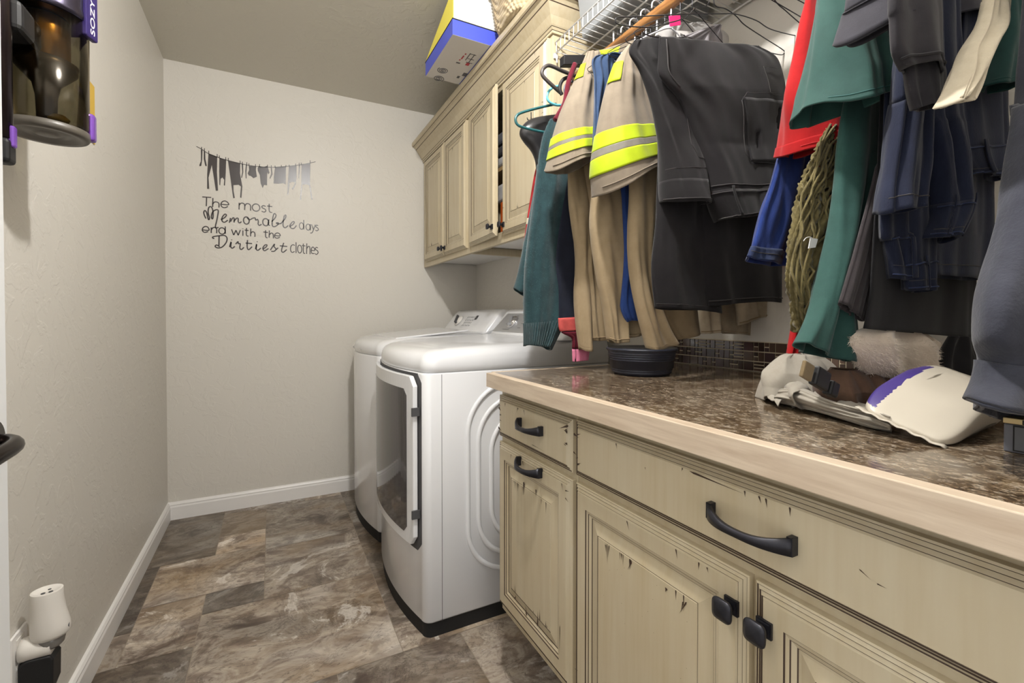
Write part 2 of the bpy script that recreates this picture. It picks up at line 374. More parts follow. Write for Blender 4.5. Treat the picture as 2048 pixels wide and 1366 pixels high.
def knob(m, yc, zc, xf, w=.031):
    m.box((xf-.004, yc-.011, zc-.011), (xf+.0005, yc+.011, zc+.011)); m.box((xf-.006, yc-.0085, zc-.0085), (xf-.004, yc+.0085, zc+.0085))
    m.lathe([(.006,-.006),(.005,-.012),(.007,-.018)], (xf, yc, zc), 14, 0, 'x')
    rows = []
    for k, h in ((.30,.016),(.46,.019),(.5,.022),(.49,.025),(.30,.0275),(.02,.0285)):
        row = []
        for j in range(32):
            a = 2*math.pi*j/32; c, q = math.cos(a), math.sin(a); e = .45
            row.append((xf-h, yc+w*k*math.copysign(abs(c)**e, c), zc+w*k*math.copysign(abs(q)**e, q)))
        rows.append(row)
    m.grid(rows, 0, True, True, True, True)
XD, XFR = .61, .61                                        # face frame plane; doors stand 20 mm proud of it
def base_cab(y0, y1, label):
    t = thing('base_cabinet', ((XFR+XR)/2, (y0+y1)/2, 0), label, 'cabinet')
    m = MB(); m.box((XFR, y0, .205), (XR-.004, y1, .874)); m.box((.765, y0, 0), (XR-.004, y1, .205), 1)
    mk('cabinet_body', m, [M['cab'], M['blackmatte']], t); return t
A = base_cab(.842, 1.226, 'narrow cream base cabinet beside the dryer, a small drawer over one door')
Bc = base_cab(-.056, .840, 'wide cream base cabinet with a full width drawer above two knobbed doors')
def front(parent, name, y0, y1, z0, z1, raised, seed, n, scr=()):
    label = None; m = MB(); panel(m, y0, y1, z0, z1, XD, RAISED if raised else DRAWER); wear(m, y0, y1, z0, z1, XD, raised, seed, n)
    for a, b, w in scr:                                   # individual scratches: from a to b in (y, z)
        dy, dz = b[1]-a[1], b[2]-a[2]; nick(m, a[1], a[2], w, math.hypot(dy, dz), math.atan2(-dy, dz), XD-(.0182 if raised and a[1] > y0+.088 and a[1] < y1-.088 else .0199))
    return tag(mk(name, m, [M['cab'], M['glaze']], parent), label)
d = front(A, 'drawer', .848, 1.220, .727, .848, False, 3, 12, [((0.59,0.8568,0.8324),(0.59,0.8913,0.8193),0.006),((0.59,0.8587,0.8184),(0.59,0.8728,0.8199),0.008),((0.59,0.8587,0.7913),(0.59,0.8707,0.7906),0.006),((0.59,1.0133,0.7505),(0.59,0.9504,0.749),0.0015),((0.59,1.2082,0.8122),(0.59,1.195,0.8043),0.01),((0.59,1.2116,0.7527),(0.59,1.1918,0.7468),0.008)]); m = MB(); pull(m, 1.02, .797, XD-.0195, .115); mk('drawer_pull', m, M['bronze'], d)
d = front(A, 'door', .848, 1.220, .232, .711, True, 5, 14, [((0.592,1.0614,0.637),(0.592,1.0641,0.604),0.01),((0.592,0.9989,0.6393),(0.592,0.9989,0.6215),0.006),((0.592,0.991,0.2988),(0.592,0.9886,0.3359),0.007),((0.592,1.0476,0.2915),(0.592,1.053,0.3151),0.008),((0.592,1.1121,0.2986),(0.592,1.1063,0.3129),0.008),((0.592,0.8868,0.3555),(0.592,0.8887,0.2896),0.003)]); m = MB(); pull(m, 1.024, .692, XD-.0195, .115); mk('door_pull', m, M['bronze'], d)
d = front(Bc, 'drawer', -.05, .835, .727, .850, False, 8, 14, [((0.59,0.5079,0.832),(0.59,0.4203,0.8288),0.0035),((0.59,0.8317,0.8201),(0.59,0.8131,0.8156),0.006),((0.59,0.8334,0.7798),(0.59,0.8221,0.7761),0.004),((0.59,0.6143,0.8096),(0.59,0.613,0.8055),0.002),((0.59,0.7254,0.8072),(0.59,0.7287,0.8496),0.0),((0.59,0.2755,0.792),(0.59,0.2647,0.7861),0.0015),((0.59,0.2584,0.7848),(0.59,0.2492,0.7842),0.0015)]); m = MB(); pull(m, .410, .788, XD-.0195, .128); mk('drawer_pull', m, M['bronze'], d)
d = front(Bc, 'door', .417, .835, .232, .711, True, 11, 20, [((0.592,0.7208,0.6214),(0.592,0.7191,0.583),0.003),((0.592,0.7146,0.6222),(0.592,0.7176,0.5988),0.003),((0.592,0.7254,0.6204),(0.592,0.7238,0.606),0.003),((0.592,0.6502,0.6209),(0.592,0.661,0.6016),0.003),((0.592,0.5646,0.6174),(0.592,0.5668,0.6102),0.006),((0.592,0.5292,0.6131),(0.592,0.5332,0.5943),0.003),((0.592,0.5231,0.6156),(0.592,0.5374,0.5894),0.003)]); m = MB(); knob(m, .438, .660, XD-.0195); mk('door_knob', m, M['bronze'], d)
d = front(Bc, 'door', -.004, .407, .232, .711, True, 14, 14); m = MB(); knob(m, .388, .658, XD-.0195); mk('door_knob', m, M['bronze'], d)
# worktop
t = thing('worktop', (.92, .58, .875), 'speckled brown laminate worktop with pale wood front edge on the base cabinets', 'worktop')
mk('laminate_top', MB().box((.580, YF+.002, .876), (XR-.001, 1.224, .914)), M['granite'], t)
mk('front_edge', MB().box((.556, YF+.002, .874), (.580, 1.224, .9145)).box((.580, 1.2242, .874), (XR-.001, 1.240, .9145)), M['edgewood'], t, bevel=.0015)
# mosaic backsplash along the right wall
rd = random.Random(4); m = MB(); m.box((XR-.004, YF+.002, .915), (XR-.0005, 1.238, 1.004), 0); G = .0016
def tl(y0, y1, z0, z1): m.box((XR-.0075, y0+G, z0+G), (XR-.0038, y1-G, z1-G), rd.choice((1,1,2,2,3)))
y = YF+.004; c = .0335
while y < 1.20:
    for k in range(3):
        z0 = .9155+k*.0293; z1 = z0+.0293; y1 = y+c; q = rd.random(); ym = (y+y1)/2; zm = (z0+z1)/2
        if q < .38: tl(y, y1, z0, z1)
        elif q < .56:
            for i in range(3): tl(y, y1, z0+i*(z1-z0)/3, z0+(i+1)*(z1-z0)/3)
        elif q < .8: yy = y+c*.56; tl(y, yy, z0, z1); tl(yy, y1, z0, zm); tl(yy, y1, zm, z1)
        else: yy = y+c*.4; tl(y, yy, z0, zm); tl(y, yy, zm, z1); tl(yy, y1, z0, z1)
    y += c
bs = mk('tile_backsplash', m, [mat('mosaic_grout', srgb(206, 192, 164), .8), mat('tile_dark_brown', srgb(58, 44, 38), .12), mat('tile_mid_brown', srgb(84, 66, 56), .12), mat('tile_plum_brown', srgb(72, 56, 56), .1)])
tag(bs, 'strip of small brown glass mosaic tiles with pale grout behind the worktop', 'backsplash')

# upper cabinets
ZU0, ZU1, XU = 1.402, 2.118, .905
def upper(y0, y1, label, doors):
    t = thing('upper_cabinet', ((XU+XR)/2, (y0+y1)/2, ZU0), label, 'cabinet')
    m = MB(); w = .016; xb = XR-.003
    m.box((XU+.02, y0, ZU0+.036), (xb, y0+w, ZU1)); m.box((XU+.02, y1-w, ZU0+.036), (xb, y1, ZU1)); m.box((XU+.02, y0+w, ZU1-w), (xb, y1-w, ZU1))
    m.box((xb-w, y0+w, ZU0+.05), (xb, y1-w, ZU1-w))
    m.box((XU, y0, ZU0), (XU+.02, y0+.032, ZU1)); m.box((XU, y1-.032, ZU0), (XU+.02, y1, ZU1)); m.box((XU, y0+.032, ZU0), (XU+.02, y1-.032, ZU0+.05)); m.box((XU, y0+.032, ZU1-.045), (XU+.02, y1-.032, ZU1))
    m.box((XU+.02, y0, ZU0), (xb, y0+.02, ZU0+.036))
    mk('cabinet_body', m, [M['cab']], t, bevel=.0012)
    tag(mk('bottom_panel', MB().box((XU+.02, y0+.02, ZU0+.036), (xb, y1, ZU0+.050)), M['trim'], t), 'white underside panel')
    mk('shelf', MB().box((XU+.03, y0+w, 1.745), (xb-w, y1-w, 1.762)), M['cabin'], t)
    for (a, c_, kn, ang, seed) in doors:
        m = MB(); panel(m, a, c_, 1.432, 2.088, XU, RAISED); wear(m, a, c_, 1.432, 2.088, XU, True, seed, 8)
        k = MB(); knob(k, (a+.022) if kn < 0 else (c_-.022), 1.472, XU-.0195, .025)
        if ang:
            rm = Matrix.Rotation(ang, 3, 'Z'); h = Vector((XU, c_, 0))
            for q in (m, k): q.v = [tuple(rm @ (Vector(p)-h) + h) for p in q.v]
        d = mk('door', m, [M['cab'], M['glaze']], t); mk('door_knob', k, M['bronze'], d)
    return t
upper(2.20, 2.985, 'cream wall cabinet in the far corner above the washing machine, both doors shut', [(2.555,2.93,-1,0,21),(2.215,2.545,1,0,22)])
upper(1.41, 2.185, 'cream wall cabinet nearer the clothes rail with its left door standing ajar', [(1.812,2.165,-1,R(-4),23),(1.428,1.792,1,0,24)])
m = MB(); m.box((XU-.002, 2.186, ZU0), (XU+.018, 2.199, ZU1)); prof = [(0,2.094,0),(.007,2.094,0),(.007,2.103,0),(.0085,2.1045,1),(.013,2.112,0),(.0145,2.1135,1),(.018,2.118,0),(.03,2.140,0),(.052,2.168,0),(.054,2.171,1),(.062,2.180,0),(.072,2.184,0),(.0735,2.1865,1),(.079,2.190,0),(.081,2.200,0),(.079,2.213,0),(.0,2.216,0)]
rows = []
for o, z, k in prof: rows.append([(XU-.0008-o, 2.986, z), (XU-.0008-o, 1.4092-o, z), (XR-.002, 1.4092-o, z)])
o_ = len(m.v); m.v += [p for r in rows for p in r]
for q in range(len(rows)-1):
    for j in range(2): a = o_+q*3+j; m.f.append((a, a+1, a+4, a+3)); m.m.append(prof[q+1][2]); m.sm.append(False)
m.add([(XU-.0008,1.4092,2.2155),(XR-.002,1.4092,2.2155),(XR-.002,2.986,2.2155),(XU-.0008,2.986,2.2155)], [(0,1,2,3)])
cm = mk('crown_moulding', m, [M['cab'], M['glaze']]); tag(cm, 'cream crown moulding running along the top of the wall cabinets', 'moulding')
# things seen through the gap of the ajar door
for nm, c, y0, z0, h, lab in (('folded_towel', F['lightgrey'], 1.70, 1.764, .05, 'grey folded towel on the upper shelf behind the ajar cabinet door, lowest of the three'), ('folded_towel', F['charcoal'], 1.70, 1.815, .05, 'dark grey folded towel in the middle of the stack behind the ajar cabinet door'), ('folded_towel', F['sweat'], 1.70, 1.866, .06, 'blue grey folded towel topping the stack behind the ajar cabinet door')):
    tag(mk(nm, MB().box((.935, y0, z0), (1.18, y0+.26, z0+h)), c, bevel=.02, seg=4), lab, 'towel', 'folded towels in the wall cabinet')
tag(mk('carton', MB().box((.935, 1.74, 1.4525), (1.1, 1.90, 1.60)), mat('orange_card', srgb(196, 92, 30), .6), bevel=.003), 'orange carton low inside the cabinet behind the ajar door', 'box')
tag(mk('folded_cloth', MB().box((.935, 1.72, 1.6005), (1.15, 1.95, 1.69)), F['lightgrey'], bevel=.02, seg=4), 'pale folded cloth lying on the orange carton in the wall cabinet', 'cloth')

# ================================================================ washing machine and dryer
def arc(y, y0, y1):  return .040*(1-((y-(y0+y1)/2)/((y1-y0)/2))**2)      # bowed front
def outline(y0, y1, xf, xb, ins=0, r=.03, n=18):
    pts = [(xb, y0+ins), ]
    Y0, Y1 = y0+ins, y1-ins; k = 8
    for i in range(k+1):
        a = math.pi/2*i/k; pts.append((xf+ins+r-r*math.sin(a), Y0+r-r*math.cos(a)))
    for i in range(1, n): y = Y0+r+(Y1-Y0-2*r)*i/n; pts.append((xf+ins-arc(y, Y0+r, Y1-r), y))
    for i in range(k+1):
        a = math.pi/2*i/k; pts.append((xf+ins+r-r*math.cos(a), Y1-r+r*math.sin(a)))
    pts.append((xb, Y1)); return pts
def machine(y0, label, dryer):
    y1 = y0+.686; xf, xb = .442, 1.215
    t = thing('dryer' if dryer else 'washing_machine', ((xf+xb)/2, (y0+y1)/2, 0), label, 'dryer' if dryer else 'washing machine')
    o = lambda i, z, r=.03: [(x, y, z) for x, y in outline(y0, y1, xf, xb, i, r)]
    m = MB().grid([o(.004,.050), o(0,.057), o(0,.884), o(.003,.889)], 0, True, True, True, True)
    if dryer:   # pressed arches on the side panel and the seam of the front shell
        for q, (x0, zt, zb) in enumerate(((.600,.842,.17),(.640,.790,.22),(.690,.730,.27))):
            w = .0055; rr = .17-.02*q
            pts = [(1.2, zt)] + [(x0+rr-rr*math.sin(math.pi/2*i/10), zt-rr+rr*math.cos(math.pi/2*i/10)) for i in range(11)] + [(x0+rr-rr*math.cos(math.pi/2*i/10), zb+rr-rr*math.sin(math.pi/2*i/10)) for i in range(11)] + [(1.2, zb)]
            m.tube([(x, y0+.0015, z) for x, z in pts], .009, 10)
        m.box((.5055, y0-.0004, .05), (.507, y0+.001, .884), 1)
    mk('body', m, [M['white'], M['seam']], t)
    mk('base', MB().grid([o(.006,0), o(.006,.05)], 0, True, False, True, True), M['blackmatte'], t)
    # lid: rounded cap rising a little to the back
    rows = []
    for i, z in ((.004,.8895),(0,.894),(0,.915),(.004,.932),(.014,.946),(.032,.955),(.06,.9595)):
        rows.append([(x, y, z + (.045*max(0, min(1, (x-xf)/.5)) if z > .9 else 0)*((z-.894)/.0655)) for x, y in outline(y0, y1, xf, xb, i, .05)])
    lid = mk('top_panel', MB().grid(rows, 0, True, True, True, True), M['white'], t)
    # console
    pf = [(.985,.985),(1.0,1.0),(1.078,1.098),(1.095,1.112),(1.12,1.118),(1.17,1.112),(1.205,1.085),(1.21,.985)]
    ya, yb_ = y0+.012, y1-.012
    rows = []
    for y, sx in ((ya,.86),(ya+.008,.95),(ya+.03,1),(yb_-.03,1),(yb_-.008,.95),(yb_,.86)): rows.append([(1.10+(x-1.10)*sx, y, .985+(z-.985)*(1 if sx == 1 else sx)) for x, z in pf])
    co = mk('console', MB().grid(rows, 0, True, True, True, True), M['white'], t)
    dn = Vector((.078,0,.098)).normalized(); nn = Vector((-.098,0,.078)).normalized()
    at = lambda s, y, h=0: Vector((1.0,y,1.0)) + dn*s + nn*h
    if dryer:
        m = MB(); p = [at(.004,ya+.04,.0015), at(.004,yb_-.02,.0015), at(.118,yb_-.055,.0015), at(.118,ya+.06,.0015)]; q = [x-nn*.004 for x in p]
        m.add(p+q, [(0,1,2,3),(0,4,5,1),(1,5,6,2),(2,6,7,3),(3,7,4,0)]); cp = mk('control_panel', m, M['silver'], co)
    rot = nn.to_track_quat('Z', 'Y').to_matrix()
    yk = (y1-.19) if dryer else (y1-.20)
    m = MB(); m.lathe([(0,0),(.036,0),(.036,.006),(.033,.010),(.026,.011),(.026,.016),(.0,.016)], at(.062, yk, .001), 32, 0, rot=rot)
    kn = mk('dial', m, M['chrome'] if dryer else M['whiteplastic'], co)
    m = MB(); m.box((-.006,-.033,.011), (.006,.033,.030), 0)
    m.v = [tuple(Matrix.Rotation(R(35),3,nn) @ (rot @ Vector(p)) + at(.062, yk, .001)) for p in m.v]
    mk('dial_grip', m, M['silver'] if dryer else M['seam'], co, bevel=.004)
    m = MB()
    if not dryer:
        for i in range(5):
            for j in range(4): c = at(.032+j*.02, y1-.30-i*.026, .0006); m.lathe([(0,0),(.0055,0),(.0055,.0012),(0,.0012)], c, 10, 0, rot=rot)
        mk('buttons', m, M['silver'], co)
        m = MB(); c = [at(.075+a, y1-.42-b_, .002) for a, b_ in ((0,0),(0,.03),(.03,.03),(.03,0))]; m.add(c, [(0,1,2,3)]); mk('display', m, M['seam'], co)
        m = MB(); m.box((xf-.038, y1-.46, .902), (xf-.008, y1-.20, .915)); mk('lid_handle', m, M['silver'], t, bevel=.006)
        m = MB(); zt = lambda x: .9595+.045*(x-xf)/.5; xa, xz = xf+.10, xf+.485
        m.prism([(xa, zt(xa)-.004), (xz, zt(xz)-.004), (xz, zt(xz)+.005), (xa, zt(xa)+.005)], lambda a, b_: (a, y0+.06, b_), lambda a, b_: (a, y1-.06, b_)); mk('lid', m, M['white'], t, bevel=.004)
    else:
        for i, (a, y_, w_) in enumerate(((.018, y1-.13, .07),(.03, y1-.27, .03),(.055, y1-.28, .02),(.08, y1-.275, .025),(.1, y1-.19,.02),(.05,y1-.13,.02),(.03,y1-.36,.05),(.05,y1-.36,.05))):
            c = [at(a+p, y_-q, .0025) for p, q in ((0,0),(0,w_),(.0018,w_),(.0018,0))]; m.add(c, [(0,1,2,3)])
        tag(mk('panel_print', m, M['seam'], co), kind='stuff')
        # door: bowed frame, dark glass, gap
        def sheet(a, c, z0, z1, off, n=20, th=.02, rc=.03, mi=0):
            # rounded rectangle in (y,z) wrapped on the bowed front; off = proud of the shell
            b2 = []
            for (cy, cz, s) in ((c-rc, z0+rc, -90), (c-rc, z1-rc, 0), (a+rc, z1-rc, 90), (a+rc, z0+rc, 180)):
                for i in range(7): an = R(s+15*i); b2.append((cy+rc*math.cos(an), cz+rc*math.sin(an)))
            X = lambda y: xf-arc(y, y0+.03, y1-.03)-off
            return b2, X
        def bowed(m, a, c, z0, z1, off, th, rc):
            b2, X = sheet(a, c, z0, z1, off, rc=rc); n = 24
            rows = []
            for i in range(n+1):
                y = a+(c-a)*i/n; e = 0
                if y-a < rc: e = rc-math.sqrt(max(0, rc*rc-(rc-(y-a))**2))
                if c-y < rc: e = rc-math.sqrt(max(0, rc*rc-(rc-(c-y))**2))
                zz0, zz1 = z0+e, z1-e; x = X(y)
                rows.append([(x+th, y, zz0), (x, y, zz0), (x, y, zz1), (x+th, y, zz1)])
            return m.grid(rows, 0, True, False, True, True)
        mk('door_gap_shade', bowed(MB(), y0+.022, y1-.022, .285, .886, .0015, .012, .03), M['seam'], t)  # dark sheet that paints the shade in the gap round the door
        dr = mk('door', bowed(MB(), y0+.040, y1-.03, .300, .878, .020, .016, .035), M['whiteplastic'], t, bevel=.004, seg=3)
        dr.data.materials[0] = M['white']
        mk('door_window', bowed(MB(), y0+.085, y1-.085, .335, .830, .0215, .006, .022), M['smoke'], dr)
        
        for zz in (.745, .40): mk('door_hinge', MB().box((xf-.030, y0+.030, zz), (xf-.003, y0+.037, zz+.028)), M['seam'], t)
    return t
machine(1.474, 'white front loading clothes dryer with a large dark window next to the base cabinets', True)
machine(2.205, 'white washing machine in the far corner, half hidden behind the dryer', False)

# ================================================================ cordless vacuum hanging on the left wall
VX, VY = -.405, 1.285
t = thing('cordless_vacuum', (VX, VY, 1.35), 'dark cordless stick vacuum with a smoky clear dust bin hanging on the left wall', 'vacuum cleaner')
sm = bpy.data.materials.new('smoky_clear_plastic'); sm.use_nodes = True; nt = sm.node_tree; nt.nodes.remove(nt.nodes['Principled BSDF'])
tr = nt.nodes.new('ShaderNodeBsdfTransparent'); tr.inputs[0].default_value = (.34, .32, .25, 1)
gl = nt.nodes.new('ShaderNodeBsdfGlossy'); gl.inputs[0].default_value = (.9, .82, .7, 1); gl.inputs[1].default_value = .14  # warm tint paints an amber sheen into the gloss
lw = nt.nodes.new('ShaderNodeLayerWeight'); lw.inputs[0].default_value = .28; mx = nt.nodes.new('ShaderNodeMixShader')
nt.links.new(lw.outputs['Fresnel'], mx.inputs[0]); nt.links.new(tr.outputs[0], mx.inputs[1]); nt.links.new(gl.outputs[0], mx.inputs[2])
nt.links.new(mx.outputs[0], nt.nodes['Material Output'].inputs[0])
r_ = .0655; c3 = (VX, VY, 0)
mk('dust_bin', MB().lathe([(r_-.006,1.468),(r_-.002,1.468),(r_,1.475),(r_+.001,1.69),(r_-.001,1.69)], c3, 56), sm, t)
mk('bin_lid', MB().lathe([(0,1.452),(.018,1.452),(.024,1.455),(.03,1.452),(.042,1.456),(.052,1.450),(r_-.002,1.450),(r_+.001,1.454),(r_+.001,1.466),(r_-.004,1.4675),(0,1.4675)], c3, 56), mat('grey_lid', srgb(84, 79, 72), .4), t)
gold = mat('amber_reflection', srgb(176, 124, 52), .28, .9)  # amber reflection inside the bin, painted as a colour
mk('cyclone_core', MB().lathe([(.0,1.470),(.015,1.472),(.017,1.53),(.022,1.555),(.048,1.585),(.050,1.60),(.036,1.602),(.034,1.69),(0,1.69)], c3, 40), [mat('dark_cyclone', srgb(74, 56, 36), .3, .6)], t)  # core colour browned to carry the same amber reflection
mk('cyclone_mesh', MB().lathe([(.0362,1.604),(.0375,1.606),(.0375,1.685),(.0362,1.688)], c3, 40), gold, t)
mk('dust_clump', MB().lathe([(.0,1.468),(.014,1.469),(.017,1.475),(.010,1.482),(0,1.484)], (VX+.028, VY-.032, .003), 14), M['yellow'], t)
m = MB().lathe([(r_-.001,1.6905),(r_+.003,1.692),(r_+.004,1.70),(r_+.002,1.712),(r_+.003,1.80),(r_-.004,1.86),(.045,1.90),(0,1.905)], c3, 56); mk('motor_body', m, mat('gunmetal', srgb(62, 58, 72), .22, .8), t)
bn = Vector((.96, -.28, 0)).normalized(); bt = Vector((-bn.y, bn.x, 0)); b0 = Vector((VX, VY, 0)) + bn*(r_+.001)
bpt = lambda a, b_, h: tuple(b0 + bt*a + bn*h + Vector((0, 0, b_)))
m = MB(); m.prism([(-.014,1.664),(.02,1.664),(.02,1.87),(-.014,1.87)], lambda a, b_: bpt(a+.012, b_, -.004), lambda a, b_: bpt(a+.012, b_, .007)); bd = mk('side_badge', m, mat('indigo_badge', srgb(58, 46, 108), .3, .3), t, bevel=.003)
tx = bpy.data.curves.new('badge_text', 'FONT'); tx.body = 'SOZY'; tx.size = .03; tx.extrude = .0004; to = bpy.data.objects.new('badge_text', tx)
dg = bpy.context.evaluated_depsgraph_get(); link(to); bpy.context.view_layer.update(); me = bpy.data.meshes.new_from_object(to.evaluated_get(bpy.context.evaluated_depsgraph_get())); vv = [v.co.copy() for v in me.vertices]; ff = [tuple(p.vertices) for p in me.polygons]
bpy.data.objects.remove(to)
m = MB(); m.add([bpt(.022-v.y*.6, 1.672+v.x, .0072+v.z) for v in vv], ff); mk('badge_lettering', m, M['trim'], bd)
m = MB(); m.box((VX+.052, VY+.012, 1.456), (VX+.071, VY+.034, 1.515)); mk('bin_release_button', m, M['purple'], t, bevel=.006, seg=3)
# wand column and dock
m = MB(); m.tube([(-.43,1.165,1.40),(-.43,1.165,2.0)], .017, 20); mk('wand_tube', m, mat('dark_anodised', srgb(58, 50, 52), .25, .8), t)
m = MB(); m.box((-.447,1.148,1.355), (-.413,1.182,1.40)); mk('tube_collar', m, M['blackplastic'], t, bevel=.008, seg=3)
m = MB(); m.box((-.420,1.158,1.385), (-.4085,1.172,1.425)); mk('tube_release_button', m, M['purple'], t, bevel=.004)
m = MB(); m.box((-.445,1.165,1.60), (-.40,1.26,1.66)); mk('neck', m, M['blackplastic'], t, bevel=.012, seg=3)
tag(mk('wall_dock', MB().box((XL+.0008,1.14,1.62),(-.449,1.33,1.95)), M['blackplastic'], bevel=.01), 'black wall bracket holding the cordless vacuum', 'wall bracket')
tag(mk('paper_note', MB().box((XL+.0008,1.80,1.62),(XL+.003,1.90,1.80)), M['yellow']), 'small yellow card on the left wall just behind the vacuum', 'card')

# ================================================================ outlet, air freshener, black power adapter
oy, oz = 1.362, .345
t = thing('wall_outlet', (XL, oy, oz-.06), 'white double outlet plate low on the left wall', 'outlet')
mk('cover_plate', MB().box((XL+.0005, oy-.036, oz-.058), (XL+.006, oy+.036, oz+.058)), M['trim'], t, bevel=.002)
mk('socket_face', MB().box((XL+.006, oy-.017, oz-.045), (XL+.008, oy+.017, oz-.008)).box((XL+.006, oy-.017, oz+.008), (XL+.008, oy+.017, oz+.045)), M['whiteplastic'], t)
t = thing('plug_in_air_freshener', (XL+.05, oy, oz), 'white plug-in air freshener in the upper socket of the wall outlet', 'air freshener')
fx, fz = XL+.052, oz+.026
wf = M['whiteplastic']
m = MB(); m.lathe([(.0,.0085),(.024,.0085),(.0245,.02),(.023,.06),(0,.06)], (XL, oy, oz+.014), 28, 0, 'x'); mk('plug_body', m, wf, t)
rows = []
for z, rx, ry, cx in ((.005,.029,.025,.002),(.012,.034,.027,.004),(.03,.033,.027,.003),(.06,.029,.026,0),(.09,.027,.025,-.002),(.104,.027,.025,-.002),(.107,.0265,.0245,-.002)):
    rows.append([(fx+cx+rx*math.cos(2*math.pi*j/32), oy+ry*math.sin(2*math.pi*j/32), fz+z) for j in range(32)])
m = MB().grid(rows, 0, True, True, True, False)
m.grid([rows[-1], [(fx-.002+.0225*math.cos(2*math.pi*j/32), oy+.0205*math.sin(2*math.pi*j/32), fz+.108) for j in range(32)], [(fx-.002+.020*math.cos(2*math.pi*j/32), oy+.018*math.sin(2*math.pi*j/32), fz+.104) for j in range(32)]], 0, True, True, False, True)
mk('warmer_housing', m, wf, t)
mk('vent_holes', MB().lathe([(0,0),(.004,0),(.004,.0008),(0,.0008)], (fx+.006,oy-.005,fz+.104), 10).lathe([(0,0),(.004,0),(.004,.0008),(0,.0008)], (fx-.006,oy-.007,fz+.104), 10).lathe([(0,0),(.003,0),(.003,.0008),(0,.0008)], (fx,oy+.008,fz+.104), 10), M['seam'], t)
mk('oil_bottle', MB().lathe([(0,-.018),(.017,-.018),(.022,-.012),(.024,.0),(.024,.008),(0,.008)], (fx+.004, oy, fz), 24), mat('clear_grey_glass', srgb(120, 118, 116), .08, spec=.8), t)
mk('sensor_eye', MB().lathe([(0,0),(.005,0),(.005,.002),(0,.002)], (fx+.034, oy-.004, fz+.022), 14, 0, 'x'), M['seam'], t)
t = thing('power_adapter', (XL+.04, oy, oz-.09), 'black power adapter in the lower socket under the air freshener', 'power adapter')
pf = [(.0085,-.098),(.045,-.098),(.058,-.088),(.065,-.068),(.066,-.012),(.060,-.002),(.02,-.002),(.0085,-.012)]
rows = [[(XL+a, y, oz+b_) for a, b_ in pf] for y in (oy-.023, oy+.023)]
mk('adapter_body', MB().grid(rows, 0, True, False, True, True), M['blackplastic'], t, bevel=.004, seg=3)
mk('power_cord', MB().tube(cr([(XL+.035,oy,oz-.098),(XL+.035,oy,oz-.125),(XL+.04,oy-.005,oz-.17),(XL+.03,oy-.03,oz-.25),(XL+.03,oy-.1,.012),(XL+.04,oy-.3,.006)], 6), .0028, 8).tube([(XL+.035,oy,oz-.096),(XL+.035,oy,oz-.118)], .005, 10), M['blackplastic'], t)

